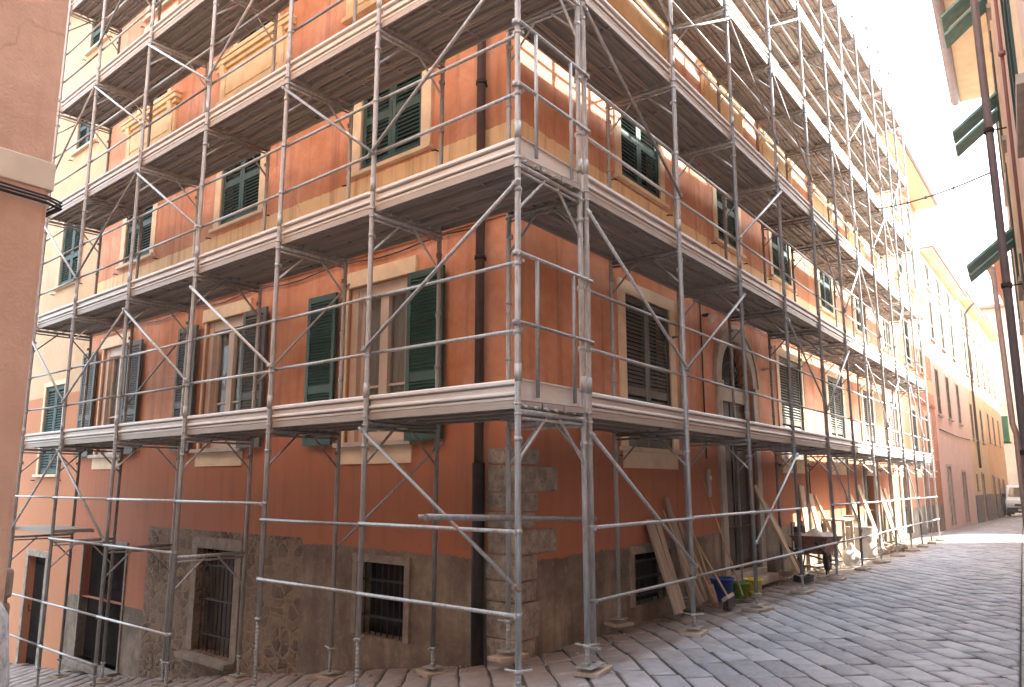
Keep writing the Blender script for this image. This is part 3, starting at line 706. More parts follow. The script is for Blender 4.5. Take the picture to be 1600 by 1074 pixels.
part('platform', platform_mesh(LSs[6]-LSs[5], .60, 2), scL, Lp(LSs[6]), Matrix(((-LD.x, LN.x, 0, Lp(LSs[6]).x), (-LD.y, LN.y, 0, Lp(LSs[6]).y), (0, 0, 1, .86), (0, 0, 0, 1))))
BL = [(0,0,'l'),(0,1,'r'),(0,2,'l2'),(1,2,'d'),(2,1,'d'),(3,1,'d'),(3,2,'d'),(4,1,'u'),(5,1,'d'),(4,0,'d'),(4,3,'d'),(2,3,'u'),(3,3,'d'),(1,3,'d'),(1,1,'-'),(5,2,'d'),(5,3,'u'),(2,2,'-'),(4,2,'u'),(5,0,'u'),(3,4,'d'),(4,4,'u'),(2,4,'d')]
LOWZ = [.80, 2.78, 4.72, 6.7, 8.7]; HIZ = [2.02, 3.92, 5.94, 7.95, 9.95]
for b_, l_, t in BL:
    A_, B_ = Lp(LSs[b_]), Lp(LSs[b_+1])
    if t in ('l', 'd', 'l2d'):   # high at far standard, low at near one
        brace(scL, B_, HIZ[l_], A_, LOWZ[l_], LN)
    elif t == 'r': brace(scL, A_, HIZ[l_], B_, LOWZ[l_], LN)
    elif t in ('l2', 'u'): brace(scL, A_, HIZ[l_], B_, LOWZ[l_], LN)
# a few inner-face braces seen dark behind
for b_, l_ in ((2,1),(4,1),(1,0)): brace(scL, Lp(LSs[b_], .9), HIZ[l_]-.1, Lp(LSs[b_+1], .9), LOWZ[l_]+.05, -LN, r=.013)
# right run
for i, x in enumerate(RXs):
    q = Rp(x); g0 = 0
    standard(scR, q, ZR, 13.3, .035, .21 if i < 2 else random.uniform(.2,.3), Ydir, Vector((1,0,0)))
    qi = Rp(x, .88)
    if i > 0 or True: standard(scR, qi, ZR, 13.3, .035, random.uniform(.28,.36), -Ydir, Vector((1,0,0)), 'inner_standard')
    boards += [(q, 0, 'R', i, 0), (qi, 0, 'R', i, 1)]
    for z in ZR: portal(scR, q, qi, z, Vector((1,0,0)))
for i in range(11):
    for z in ZR: bay(scR, Rp(RXs[i]), Rp(RXs[i+1]), Ydir, z)
    for z in (.58, 1.185):
        if z > 1 and i == 3: continue
        rail(scR, Rp(RXs[i]), Rp(RXs[i+1]), z+random.uniform(-.012,.012), Ydir)
BR_ = [(0,0,'R'),(0,1,'R'),(0,2,'R'),(1,1,'L'),(1,3,'L'),(2,0,'L2'),(2,2,'L'),(4,0,'R'),(3,1,'R'),(4,1,'L'),(3,3,'R'),(4,2,'R'),(5,2,'L'),(6,1,'R'),(7,1,'L'),(7,3,'L'),(5,3,'R'),(6,2,'R'),(8,2,'L'),(6,4,'L'),(9,1,'R'),(8,3,'R'),(3,4,'L'),(8,0,'R'),(9,4,'L'),(2,3,'R'),(1,2,'-'),(10,2,'L'),(7,4,'R'),(0,3,'R')]
for b_, l_, t in BR_:
    if t == '-': continue
    A_, B_ = Rp(RXs[b_]), Rp(RXs[b_+1])
    hi, lo = ([1.95, 3.98, 6.02, 8.0, 10.0][l_], [.70, 2.79, 4.79, 6.85, 8.85][l_])
    if t == 'R': brace(scR, A_, hi, B_, lo, Ydir)
    else: brace(scR, A_, lo+(.12 if t == 'L2' else 0), B_, hi, Ydir)
# end face at the street corner: rails, upright bars, grey end toe plate
for z in ZL[:6]:
    A_ = Vector((-1.3,-1.3,0)); B_ = Vector((-.3,-1.3,0))
    for dz in (.60, 1.16): rail(scL, A_-Vector((.03,0,0)), B_+Vector((.10,0,0)), z+dz, Ydir, name='guard_rail')
    for x in (-1.08, -.52):
        m = MB(); m.tube([(x,-1.335,z+1.15),(x,-1.335,z+.03)], .0165, 8); part('guard_upright', m, scL, (x,-1.3,z), None, 'steel')
    m = MB(); m.box(-1.26, -.38, -1.30, -1.292, z-.0, z+.17); m.box(-1.26, -.38, -1.312, -1.2945, z+.155, z+.166); part('end_plate', m, scL, (-1,-1.3,z), None, 'toe')
rail(scR, Vector((-1.92,-.9,0)), Vector((.47,-.9,0)), 1.31, Ydir, 1.21, name='stub_tube', r=.024)
# floor of the corner square between the two runs
for z in ZR:
    T = Matrix(((1,0,0,-.40),(0,1,0,-1.28),(0,0,1,z-.002),(0,0,0,1)))
    part('corner_platform', platform_mesh(.26, .86, 3), scR, (-.3,-1.3,z), T)
# tie tubes to the wall
for x in (3.776, 7.62, 12.62):
    for z in (3.55, 7.6): rail(scR, Rp(x+.08,.88), Rp(x+.08, 1.03), z, Vector((1,0,0)), name='wall_tie')
# emit the parts: the 100 nearest of each kind as parts of their own, the rest as one
for (scn, kind), lst in parts.items():
    lst.sort(key=lambda t: t[0])
    for n_, (dist, mb, sc, T, mt, sub) in enumerate(lst):
        if n_ < 100:
            mt_ = mt
            if kind == 'stub_tube': mt_ = 'steel_dull'
            elif mt == 'steel': mt_ = random.choice(('steel_dull','steel_dull','steel') if (kind == 'inner_standard' or (kind == 'standard' and sc is scR and dist > 8)) else ('steel','steel','steel_pale','steel_dull'))  # far right standards get mostly dull steel, their shade put into the tone
            if isinstance(mb, MB): o = mb.build(kind, M[mt_], sc)
            else: o = inst(kind, mb, sc, T)
            if sub: sub[1].build(sub[0], M['steel'], o)
    rest = lst[100:]
    if rest:
        big = MB()
        for dist, mb, sc, T, mt, sub in rest: big.v, big.f, big.sm = big.v, big.f, big.sm; big.poly(mb.v, mb.f); big.sm[-len(mb.f):] = mb.sm
        o = big.build(kind, M[rest[0][4]], rest[0][2]); o['kind'] = 'stuff'
# sole boards under the base plates
nB = {'L': 0, 'R': 0}
words = ['first', 'second', 'third', 'fourth', 'fifth', 'sixth', 'seventh', 'eighth', 'ninth', 'tenth', 'eleventh', 'twelfth']
for q, g, side, i, inner in boards:
    if side == 'L' and i == 0 and inner: continue
    m = MB(); lw, ll = random.uniform(.09,.12), random.uniform(.12,.19); m.box(-ll, ll, -lw, lw, 0, .036)
    T = Matrix.Translation((q.x, q.y, g+.002)) @ Matrix.Rotation((0 if side == 'R' else 1.2)+random.uniform(-.5,.5), 4, 'Z')
    if side == 'L': T = T @ Matrix.Rotation(0, 4, 'X')
    o = m.build('sole_board', M['board'], None, T, .004)
    tag(o, 'wooden board under the %s %s pole of the %s scaffold from the corner' % (words[i], 'wall-side' if inner else 'street-side', 'left' if side == 'L' else 'right'), 'board', 'sole boards under the scaffold poles')

# ------------------------------------------------------------------ ground
def paving_mats():
    m, n, b, L = mat('grey_stone_paving'); P = geo_pos(n)
    g = nd(n, 'ShaderNodeNewGeometry'); f = noise(n, L, 22, P, 8, .7); a = noise(n, L, .7, P, 6, .6); k = noise(n, L, 4, P, 6, .65)
    c = ramp(n, L, g.outputs['Random Per Island'], [(0, (.165,.180,.205)), (.5, (.25,.268,.30)), (1, (.33,.35,.385))]).outputs[0]
    c = mix(n, L, ramp(n, L, f.outputs[0], [(.35, (0,0,0)), (.75, (.6,.6,.6))]).outputs[0], c, (.36,.375,.40))
    c = mix(n, L, ramp(n, L, k.outputs[0], [(.5, (0,0,0)), (.75, (.55,.55,.55))]).outputs[0], c, (.14,.147,.16))
    # brown building dust spread beside the house (and along the side street)
    sp = nd(n, 'ShaderNodeSeparateXYZ'); L(P, sp.inputs[0])
    yy = math_(n, L, 'ADD', sp.outputs[1], math_(n, L, 'MULTIPLY', math_(n, L, 'SUBTRACT', k.outputs[0], .5), 1.6))
    mr = nd(n, 'ShaderNodeMapRange'); L(yy, mr.inputs[0]); mr.inputs[1].default_value = -1.9; mr.inputs[2].default_value = -1.0
    c = mix(n, L, math_(n, L, 'MULTIPLY', mr.outputs[0], .8), c, mix(n, L, f.outputs[0], (.16,.122,.097), (.31,.242,.195)))
    L(c, b.inputs['Base Color'])
    L(ramp(n, L, k.outputs[0], [(.3, (.40,.40,.40)), (.7, (.72,.72,.72))]).outputs[0], b.inputs['Roughness'])
    bump(n, L, b, math_(n, L, 'ADD', f.outputs[0], math_(n, L, 'MULTIPLY', k.outputs[0], 2.5)), .55, .008)
    m2 = simple('joint_soil', (.050,.043,.038), .95, 0, .35, 9, .5, .01)
    return m, m2
M['pave'], M['joint'] = paving_mats()
# base sheet, follows the slope of the side street
m = MB(); xs = [-400,-60,-20,-12,-8,-5,-3,-1,0,2,6,12,22,30,60,120,400]; ys = [-400,-60,-20,-8,-5,-3,-1.25]+[-.25+.94,-.25+0]+[2.59,4.65,6.75,11.55,20,29.75,60,400]
ys = sorted(ys)
m.poly([(x, y, gz(x, y)-.016) for y in ys for x in xs], [(j*len(xs)+i, j*len(xs)+i+1, (j+1)*len(xs)+i+1, (j+1)*len(xs)+i) for j in range(len(ys)-1) for i in range(len(xs)-1)])
o = m.build('ground', M['joint'], None, None, fix=False); tag(o, 'dark earth and mortar bedding between the paving stones', None, None, 'structure'); 
AZB = math.radians(3.3); TB = Vector((math.cos(AZB), math.sin(AZB), 0)); NB = Vector((-TB.y, TB.x, 0)); B0 = Vector((-6.17, -4.785-.25, 0))
wallR = lambda x: B0.y+math.tan(AZB)*(x-B0.x)
def slab(m, pts, inset=.012, h=.0):
    n = len(pts); c = sum((Vector(p_) for p_ in pts), Vector((0,0,0)))/n
    tx, ty = random.uniform(-.012,.012), random.uniform(-.012,.012); dz = random.uniform(-.004,.004)
    def Z(q, k): return gz(q.x, q.y)+k+dz+(q.x-c.x)*tx+(q.y-c.y)*ty
    rings = []
    P0 = [Vector(p_) for p_ in pts]
    for sc_, k in ((1, -.03), (1, -.012), (1-inset/.14, -.003), (1-3.5*inset/.14, .003)):
        rings.append([c+(q-c)*sc_ for q in P0]); rings[-1] = [(q.x, q.y, Z(q, k)) for q in rings[-1]]
    v = [q for r_ in rings for q in r_]; f = []
    for j in range(3): f += [(j*n+i, j*n+(i+1) % n, (j+1)*n+(i+1) % n, (j+1)*n+i) for i in range(n)]
    f.append(tuple(3*n+i for i in range(n)))
    m.poly(v, f, True)
m = MB(); ang = math.radians(40); ex = Vector((math.cos(ang), math.sin(ang), 0)); ey = Vector((-ex.y, ex.x, 0))
wd, ht, gp = .50, .26, .013
def inside(x, y):
    if y < wallR(x)+.15 or x < -8.5 or x > 62 or y > 16: return False
    if y > W0.y+.1:                       # side street only
        return x < W0.x+(y-W0.y)*.0847+.1 and x > -9
    return True
row = 0; rng = random.Random(3)
for j in range(-170, 190):
    off = rng.random()*wd; x = -45+off-wd
    hh = ht
    while x < 75:
        L_ = wd*rng.uniform(.72, 1.3); y0 = j*ht
        c = ex*(x+L_/2)+ey*(y0+hh/2)
        if inside(c.x, c.y):
            jt = lambda: rng.uniform(-.012,.012)
            pts = [ex*(x+gp+jt())+ey*(y0+gp+jt()), ex*(x+L_-gp+jt())+ey*(y0+gp+jt()), ex*(x+L_-gp+jt())+ey*(y0+hh-gp+jt()), ex*(x+gp+jt())+ey*(y0+hh-gp+jt())]
            q_ = []                                # cut the course along the gutter line
            lim = lambda v: v.y-(wallR(v.x)+.425)
            for i_ in range(4):
                a_, b_ = pts[i_], pts[(i_+1) % 4]; fa, fb_ = lim(a_), lim(b_)
                if fa >= 0: q_.append(a_)
                if (fa < 0) != (fb_ < 0): q_.append(a_.lerp(b_, fa/(fa-fb_)))
            if len(q_) >= 3: slab(m, q_)
        x += L_
# gutter course along the right wall
x = -5.5
while x < 60:
    L_ = rng.uniform(.45,.8)
    for k0, k1 in ((.0, .2), (.21, .41)):
        a, b = x+.008, x+L_-.008
        slab(m, [(a, wallR(a)+k0+.008, 0), (b, wallR(b)+k0+.008, 0), (b, wallR(b)+k1, 0), (a, wallR(a)+k1, 0)])
    x += L_
o = m.build('street_paving', M['pave'], None, None, fix=False); tag(o, 'grey rectangular stone paving slabs of the narrow street laid on the slant', None, None, 'structure')

# ------------------------------------------------------------------ pink building at the left edge
fb = empty('pink_building', (-4.69, -1.07, gz(0, -1.07)), 'rose pink stucco building with a cream band and black cables at the left edge', 'building')
fx, fy = -4.655, -1.071
m = MB(); m.box(-14, fx, fy, 14, -3, 13.5); m.build('wall', M['pinkfg'], fb, None, .03)
m = MB(); m.box(-14.0, fx+.008, fy-.008, 14, 2.865, 3.0); m.build('cream_band', M['fgband'], fb, None, .006)
m = MB()
for k, (dy, dz) in enumerate(((.02, 0), (.03, -.016), (.018, -.03))):
    pts = [(-14+i*.31, fy-dy-.002*math.sin(i*2.1+k), 2.845+dz+.008*math.sin(i*.55+k)-.0) for i in range(30)]
    pts = [q for q in pts if q[0] < fx-.05]+[(fx-.02, fy-dy, 2.83+dz), (fx+.045, fy-.01, 2.82+dz), (fx+.05, fy+.3, 2.82+dz), (fx+.05, fy+2, 2.83+dz)]
    m.tube(pts, .005+.0008*k, 6)
m.build('cable', M['cable'], fb)
m = MB(); rr = random.Random(5)
z = -.2
while z < 1.15:
    h = rr.uniform(.12,.24); m.box(fx-.12, fx+rr.uniform(.01,.035), fy+rr.uniform(.01,.03), fy+.2, z, z+h-.012); z += h
m.build('corner_stone', M['cementtrim'], fb, None, .02)
m = MB(); m.lathe([(.0,.88),(.07,.87),(.12,.80),(.145,.6),(.17,.0),(.18,-.4)], (0,0,0), 16)
o = m.build('guard_stone', M['granite'], None, Matrix.Translation((-4.84,-1.24,gz(0,-1.2)+.04)) @ Matrix.Diagonal((1,1,1.25,1))); tag(o, 'rounded grey granite guard stone at the foot of the pink corner', 'bollard')

# ------------------------------------------------------------------ right-hand buildings
FB = Matrix.Translation(B0) @ Matrix(((TB.x, -NB.x, 0, 0), (TB.y, -NB.y, 0, 0), (0, 0, 1, 0), (0, 0, 0, 1)))   # (t, into wall) left-handed; use helper instead
def bp(t, o, z): q = B0+TB*t+NB*o; return Vector((q.x, q.y, z))
def bbox(m, t0, t1, o0, o1, z0, z1):
    m.poly([bp(t,o,z) for z in (z0, z1) for t, o in ((t0,o0),(t1,o0),(t1,o1),(t0,o1))], [(0,3,2,1),(4,5,6,7),(0,1,5,4),(1,2,6,5),(2,3,7,6),(3,0,4,7)])
rb = empty('rose_building', tuple(bp(8, 0, 0)), 'tall rose plastered building with a dark downpipe along the right edge', 'building')
T1 = 18.6; H1 = 9.75
m = MB(); bbox(m, -14, T1, -6, 0, -.5, H1); m.build('wall', M['pinkR'], rb, None)
m = MB(); bbox(m, -14, T1+.15, -6, .62, H1, H1+.12); m.build('eaves', M['soffit'], rb)
m = MB(); m.tube([bp(-14,.70,H1+.06), bp(T1+.1,.70,H1+.02)], .095, 14); m.build('gutter', M['gutter'], rb)
m = MB(); m.poly([bp(-14,.66,H1+.13), bp(T1+.2,.66,H1+.13), bp(T1+.2,-6,H1+2.2), bp(-14,-6,H1+2.2)], [(0,1,2,3)]); m.build('roof', M['tile'], rb)
# main downpipe
m = MB(); m.tube([bp(11,.6,H1-.02), bp(11,.35,H1-.2), bp(11,.19,H1-.4), bp(11,.185,.1)], .048, 12); pd = m.build('downpipe', M['darkpipe'], rb)
m = MB()
for z in (8.0, 5.9, 3.9, 1.9): m.tube([bp(11,.19,z-.03), bp(11,.19,z+.03)], .060, 12); m.tube([bp(11,.19,z), bp(11,.0,z)], .01, 6)
m.build('pipe_bracket', M['iron'], pd)
m = MB(); m.tube([bp(8.3,.03,H1-.1), bp(8.4,.03,5.5), bp(8.9,.03,3.4)], .016, 8)
for z in (8.6, 7.5, 6.4, 5.6): m.tube([bp(8.35,.03,z-.02), bp(8.35,.03,z+.02)], .03, 8)
m.build('conduit', M['redbrown'], rb)
m = MB(); m.tube([bp(9.5,.05,3.9), bp(9.0,.05,3.0), bp(8.6,.05,2.0)], .012, 6); m.build('cable', M['cable'], rb)
def side_window(t0, t1, z0, z1, flap=False, mt='teal'):
    m = MB(); e = .1
    bbox(m, t0-e, t0, -.01, .03, z0, z1); bbox(m, t1, t1+e, -.01, .03, z0, z1); bbox(m, t0-e, t1+e, -.01, .033, z1, z1+e)
    wn = m.build('window', M['trim'], rb)
    X = TB; mid = (t0+t1)/2
    for a, b in ((t0, mid-.005), (mid+.005, t1)):
        k = MB(); bbox(k, a, a+.06, .01, .045, z0, z1); bbox(k, b-.06, b, .01, .045, z0, z1)
        bbox(k, a+.06, b-.06, .012, .043, z0, z0+.08); bbox(k, a+.06, b-.06, .012, .043, z1-.08, z1); bbox(k, a+.06, b-.06, .012, .043, z0+(z1-z0)*.45, z0+(z1-z0)*.45+.07)
        z = z0+.1
        while z < z1-.1:
            if not (flap and z < z0+(z1-z0)*.42):
                c = bp((a+b)/2, .027, z); k.obox(c, X*((b-a)/2-.06), NB*.016+Vector((0,0,-.014)), NB*.002+Vector((0,0,.003)))
            z += .05
        sh = k.build('shutter', M[mt], wn)
        if flap:
            zt_ = z0+(z1-z0)*.44; k = MB(); A = bp(0, .04, zt_); 
            zz = Vector((0,0,1)); L_ = .72; dn_ = (NB*.78-zz*.62).normalized(); nr = (NB*.62+zz*.78).normalized()
            c = bp((a+b)/2, .05, zt_)+dn_*(L_/2)
            k.obox(c, X*((b-a)/2-.05), dn_*(L_/2), nr*.016)
            k.build('shutter_flap', M['flap'], sh)
    k = MB(); bbox(k, t0-.12, t1+.12, .0, .05, z0-.07, z0-.004); k.build('sill', M['stone'], wn)
    return wn
side_window(12.0, 13.1, 6.15, 7.75, True); side_window(12.0, 13.1, 4.2, 5.8, True)
side_window(12.0, 13.1, 8.1, 9.3, True)
side_window(5.6, 6.7, 4.05, 5.85); side_window(5.6, 6.7, 6.6, 8.4); 
side_window(15.2, 16.3, 4.2, 5.8); side_window(15.2, 16.3, 6.6, 8.2); side_window(15.2,16.3,1.3,2.9)
m = MB(); bbox(m, 3.0, 4.1, -.02, .03, 0.05, 2.2); dd = m.build('door', M['oldwood'], rb); m = MB(); bbox(m, 2.88, 4.22, -.02, .05, 2.2, 2.35); m.build('lintel', M['stone'], dd)
# low garden wall, then the side street, then the far right house
lw_ = MB(); lw_.poly([(x, y, z) for z in (-.3, 3.0) for x, y in ((12.2,-4.30),(19.4,-3.75),(19.4,-3.4),(12.2,-3.98))], [(0,3,2,1),(4,5,6,7),(0,1,5,4),(1,2,6,5),(2,3,7,6),(3,0,4,7)]); g = lw_.build('garden_wall', M['pinkF'], None, None, .02)
tag(g, 'low plastered wall beyond the rose building on the right of the street', 'wall')
m = MB(); m.poly([(x, y, z) for z in (3.0, 3.1) for x, y in ((12.2,-4.35),(19.45,-3.8),(19.45,-3.36),(12.2,-3.94))], [(0,3,2,1),(4,5,6,7),(0,1,5,4),(1,2,6,5),(2,3,7,6),(3,0,4,7)]); m.build('coping', M['stone'], g)
fr_ = empty('far_right_house', (23.1, -3.15, -.1), 'pink house with a brown downpipe past the side street on the right', 'building')
FP = ((23.1,-3.15),(62,-3.15),(62,-9),(29,-9))
def foot(m, sc_, z0, z1): m.poly([(x, y+(sc_ if y > -4 else 0), z) for z in (z0, z1) for x, y in FP], [(0,3,2,1),(4,5,6,7),(0,1,5,4),(1,2,6,5),(2,3,7,6),(3,0,4,7)])
m = MB(); foot(m, 0, -1, 8.8); m.build('wall', M['pinkF'], fr_)
m = MB(); foot(m, .5, 8.8, 8.95); m.build('eaves', M['tile'], fr_)
m = MB(); m.tube([(23.4,-2.65,8.8), (23.4,-2.9,8.55), (23.4,-2.98,3.4), (23.4,-3.05,3.1), (23.4,-3.05,.1)], .09, 10); m.build('downpipe', M['pipe'], fr_)
# ------------------------------------------------------------------ far houses on the left of the street
def far_house(name, x0, x1, zt, mt, label, wins, doors, eave_mat='tile', plinth=None):
    e = empty(name, (x0, W0.y, 0), label, 'building'); y = W0.y
    doors = [(d_[0], d_[1], d_[2]+gz(d_[0], -5), d_[3]+gz(d_[0], -5), d_[4]) for d_ in doors]
    F = Matrix.Translation((0, y, 0)); holes = [w_[:4] for w_ in wins]+[d_[:4] for d_ in doors]
    m = MB(); wall_grid(m, x0, x1, -.5, zt, holes, 1, .16); m.build('wall', M[mt], e, F, fix=False)
    m = MB(); m.box(x0+.01, x1-.01, .14, 9, -.5, zt-.01); m.build('inner_wall', M['darkin'], e, F)
    m = MB(); m.box(x0, x1, -.45, 9, zt, zt+.08); m.build('eaves', M['soffit'] , e, F)
    m = MB(); m.box(x0, x1, -.52, 9, zt+.08, zt+.17); m.build('roof', M['tile'], e, F)
    if plinth:
        m = MB(); xs_ = sorted([x0, x1]+[v for d_ in doors for v in d_[:2]])
        for a, b in zip(xs_[::2], xs_[1::2]): m.box(a, b, -.03, .01, -.5, plinth)
        m.build('plinth', M['greyplinth'], e, F)
    for a, b, c, d, kind in wins:
        m = MB(); m.box(a-.07, a, -.02, .02, c, d); m.box(b, b+.07, -.02, .02, c, d); m.box(a-.07, b+.07, -.022, .02, d, d+.07)
        wn = m.build('window', M['trim'], e, F)
        if kind == 'shut':
            wd_ = (b-a)/2-.006; sm = shutter_mesh(wd_, d-c-.01, 'grey_green')
            for x in (a+.003, (a+b)/2+.003): inst('shutter', sm, wn, F @ Matrix.Translation((x, .03, c+.005)))
        else:
            sm = shutter_mesh((b-a)/2, d-c, 'grey_green')
            inst('shutter', sm, wn, F @ Matrix.Translation((a-.08, -.03, c)) @ Matrix.Rotation(math.radians(-100), 4, 'Z'))
            inst('shutter', sm, wn, F @ Matrix.Translation((b+.06, -.03, c)) @ Matrix.Rotation(math.radians(-75), 4, 'Z'))
        k = MB(); k.box(a-.1, b+.1, -.09, .02, c-.07, c-.002); k.build('sill', M['stone'], wn, F)
    for a, b, c, d, lm in doors:
        m = MB(); m.box(a-.09, a, -.035, .02, c, d); m.box(b, b+.09, -.035, .02, c, d); m.box(a-.09, b+.09, -.037, .02, d, d+.1); dn_ = m.build('door', M['stone'], e, F)
        k = MB(); k.box(a, b, .08, .12, c, d); k.box(a+.1, b-.1, .068, .081, c+.15, c+1.0); k.box(a+.1, b-.1, .068, .081, c+1.1, d-.12); k.build('door_leaf', M[lm], dn_, F)
    return e, F
X0 = W0.x+SRr+.02
e, F = far_house('pink_house', X0, 38.0, 10.6, 'pinkF', 'faded pink house with grey shutters next after the scaffolded building', [(28.3,29.3,4.2,6.0,'shut'),(31.2,32.2,4.2,6.0,'shut'),(34.4,35.4,4.2,6.0,'shut'),(28.3,29.3,7.2,8.9,'shut'),(31.2,32.2,7.2,8.9,'shut'),(34.4,35.4,7.2,8.9,'shut'),(28.3,29.3,9.3,10.3,'shut'),(31.2,32.2,9.3,10.3,'shut'),(34.4,35.4,9.3,10.3,'shut')], [(29.2,30.3,.0,2.3,'oldwood'),(33.6,34.8,0,2.2,'oldwood')])
m = MB(); m.tube([(28.2,-.03,3.6),(33,-.03,3.55),(37.9,-.03,3.6)], .02, 5); m.build('cable', M['cable'], e, F)
e, F = far_house('yellow_house', 38.02, 46.2, 10.9, 'yellowF', 'pale yellow house with a long dark drainpipe in the middle of the far row', [(39.2,40.2,3.7,5.5,'shut'),(41.0,42.0,3.7,5.5,'shut'),(43.6,44.6,3.7,5.5,'shut'),(39.2,40.2,7.0,8.8,'shut'),(41.6,42.6,7.0,8.8,'shut'),(44.2,45.2,7.0,8.8,'shut'),(39.2,40.2,9.5,10.5,'shut'),(41.6,42.6,9.5,10.5,'shut'),(44.2,45.2,9.5,10.5,'shut'),(39.0,39.7,1.2,2.0,'shut')], [(41.4,42.5,0,2.3,'teal')], plinth=.95)
m = MB(); m.tube([(40.55,-.6,10.88),(40.55,-.3,10.6),(40.55,-.09,10.3),(40.55,-.09,2.3)], .06, 8); m.build('downpipe', M['pipe'], e, F)
e, F = far_house('orange_house', 46.22, 57.5, 11.3, 'orangeF', 'orange yellow house with narrow doors at the far end of the row', [(47.6,48.6,3.9,5.6,'shut'),(50.6,51.6,3.9,5.6,'shut'),(54.0,55.0,3.9,5.6,'shut'),(47.6,48.6,7.2,8.9,'shut'),(50.6,51.6,7.2,8.9,'shut'),(54.0,55.0,7.2,8.9,'shut'),(47.6,48.6,9.8,10.8,'shut'),(50.6,51.6,9.8,10.8,'shut')], [(47.2,48.1,0,2.3,'oldwood'),(50.3,51.2,0,2.2,'oldwood'),(53.4,54.3,0,2.2,'oldwood')], plinth=.9)
# house closing the street
e = empty('end_house', (66, -1, 0), 'pale ochre house closing the end of the street, with one green shutter', 'building')
m = MB(); m.box(66, 74, -8, 6, -1, 15.3); m.build('wall', M['endF'], e)
m = MB()
for z in (4.6, 7.6, 10.6, 13.2): m.box(65.93, 66.02, -8, 6, z, z+.12)
m.build('string_course', M['trim'], e)
m = MB(); m.box(65.3, 74, -8, 6, 15.3, 15.5); m.build('roof', M['tile'], e)
m = MB(); m.box(65.93,66.02,-.16,.38,4.6,6.8); wn = m.build('window', M['trim'], e)
k = MB(); k.box(65.86,65.93,-.10,.32,4.7,6.7)
for i in range(28): k.obox((65.84,.11,4.8+i*.066), (0,.17,0), (.02,0,-.015), (.002,0,.004))
k.build('shutter', M['bright_green'], wn)

# ------------------------------------------------------------------ white van at the end of the street
van = empty('parked_van', (50, -1.42, 0), 'white van facing the camera at the far end of the street', 'van')
VX = 50.0; VY = -1.42; VZ = gz(50, -5)
m = MB(); wv = .88
prof = [(0,.35),(-.02,.75),(.12,.98),(.75,1.10),(1.45,1.72),(1.75,1.84),(4.2,1.86),(4.4,1.7),(4.45,.4)]
m.prism([(VX+a, b) for a, b in prof], 'y', VY-wv, VY+wv); m.build('body', M['whitepaint'], van, None, .07)
m = MB(); q = [(.80,1.15),(1.42,1.69)]
m.poly([(VX+q[0][0]-.035,VY-wv+.12,q[0][1]),(VX+q[0][0]-.035,VY+wv-.12,q[0][1]),(VX+q[1][0]-.035,VY+wv-.2,q[1][1]),(VX+q[1][0]-.035,VY-wv+.2,q[1][1])], [(0,1,2,3)]); m.build('windscreen', M['glass'], van)
m = MB(); m.box(VX-.06, VX+.05, VY-wv+.05, VY+wv-.05, .22, .52); m.box(VX-.045, VX+.05, VY-.42, VY+.42, .60, .74); m.build('bumper', M['blackplastic'], van, None, .02)
for s_ in (-1, 1):
    m = MB(); m.box(VX-.04, VX+.08, VY+s_*.5-.16, VY+s_*.5+.16+.0, .66, .82); m.build('headlight', M['lampglass'], van, None, .02)
    m = MB(); m.box(VX+.95, VX+1.1, VY+s_*(wv+.03), VY+s_*(wv+.18), 1.12, 1.32); m.build('mirror', M['blackplastic'], van, None, .02)
    for xx in (.75, 3.6):
        m = MB(); m.tube([(VX+xx, VY+s_*(wv-.18), .32),(VX+xx, VY+s_*(wv+.01), .32)], .32, 20); wh = m.build('wheel', M['rubber'], van)
        m = MB(); m.tube([(VX+xx, VY+s_*(wv-.02), .32),(VX+xx, VY+s_*(wv+.02), .32)], .18, 16); m.build('hubcap', M['gutter'], wh)
m = MB(); m.box(VX-.075, VX-.06, VY-.26, VY+.26, .33, .44); m.build('number_plate', M['plate'], van)

van.location.z = VZ
# ------------------------------------------------------------------ overhead wire
A = Vector((15.9, -.3, 8.9)); Bq = bp(14.5, .12, 6.6)
m = MB(); pts = []
for i in range(25):
    t = i/24; q = A.lerp(Bq, t); q.z -= .35*4*t*(1-t)*.5; pts.append(q)
m.tube(pts, .018, 5)
for i in (6, 9, 12, 15, 19): m.tube([pts[i]-Vector((0,0,.03)), pts[i]+Vector((0,0,.03))], .018, 6)
o = m.build('overhead_wire', M['cable']); tag(o, 'thin black wire strung across the street from the scaffold to the rose building', 'wire')

# ------------------------------------------------------------------ builders' things along the right wall
YW = W0.y
def plank(foot, top, wdt, th, mt, label, grp='planks leaning on the wall', name='plank', twist=0):
    foot, top = Vector(foot), Vector(top); d = (top-foot); L_ = d.length; d.normalize()
    x = Vector((1,0,0)); x = (x-d*x.dot(d)).normalized(); x = (Matrix.Rotation(twist, 3, d) @ x); y = d.cross(x)
    m = MB(); m.poly([(sx*wdt/2, sy*th/2, z+(random.uniform(-.01,.01))) for z in (0, L_) for sx, sy in ((-1,-1),(1,-1),(1,1),(-1,1))], [(0,3,2,1),(4,5,6,7),(0,1,5,4),(1,2,6,5),(2,3,7,6),(3,0,4,7)])
    T = Matrix(((x.x,y.x,d.x,foot.x),(x.y,y.y,d.y,foot.y),(x.z,y.z,d.z,foot.z),(0,0,0,1)))
    o = m.build(name, M[mt], None, T, .003); tag(o, label, 'plank', grp); return o
plank((2.80,-.70,.03), (2.93,-.28,1.10), .19, .035, 'board', 'wide pale plank leaning over the barred cellar window')
plank((3.10,-.62,.03), (3.10,-.29,1.12), .12, .03, 'board', 'grey plank standing right behind the wide pale one')
plank((3.45,-.60,.03), (3.42,-.30,1.36), .07, .04, 'board', 'narrow dark batten, tallest of the planks by the cellar window')
plank((3.70,-.58,.03), (3.55,-.29,1.15), .13, .03, 'board', 'weathered plank behind the second street-side pole of the right scaffold')
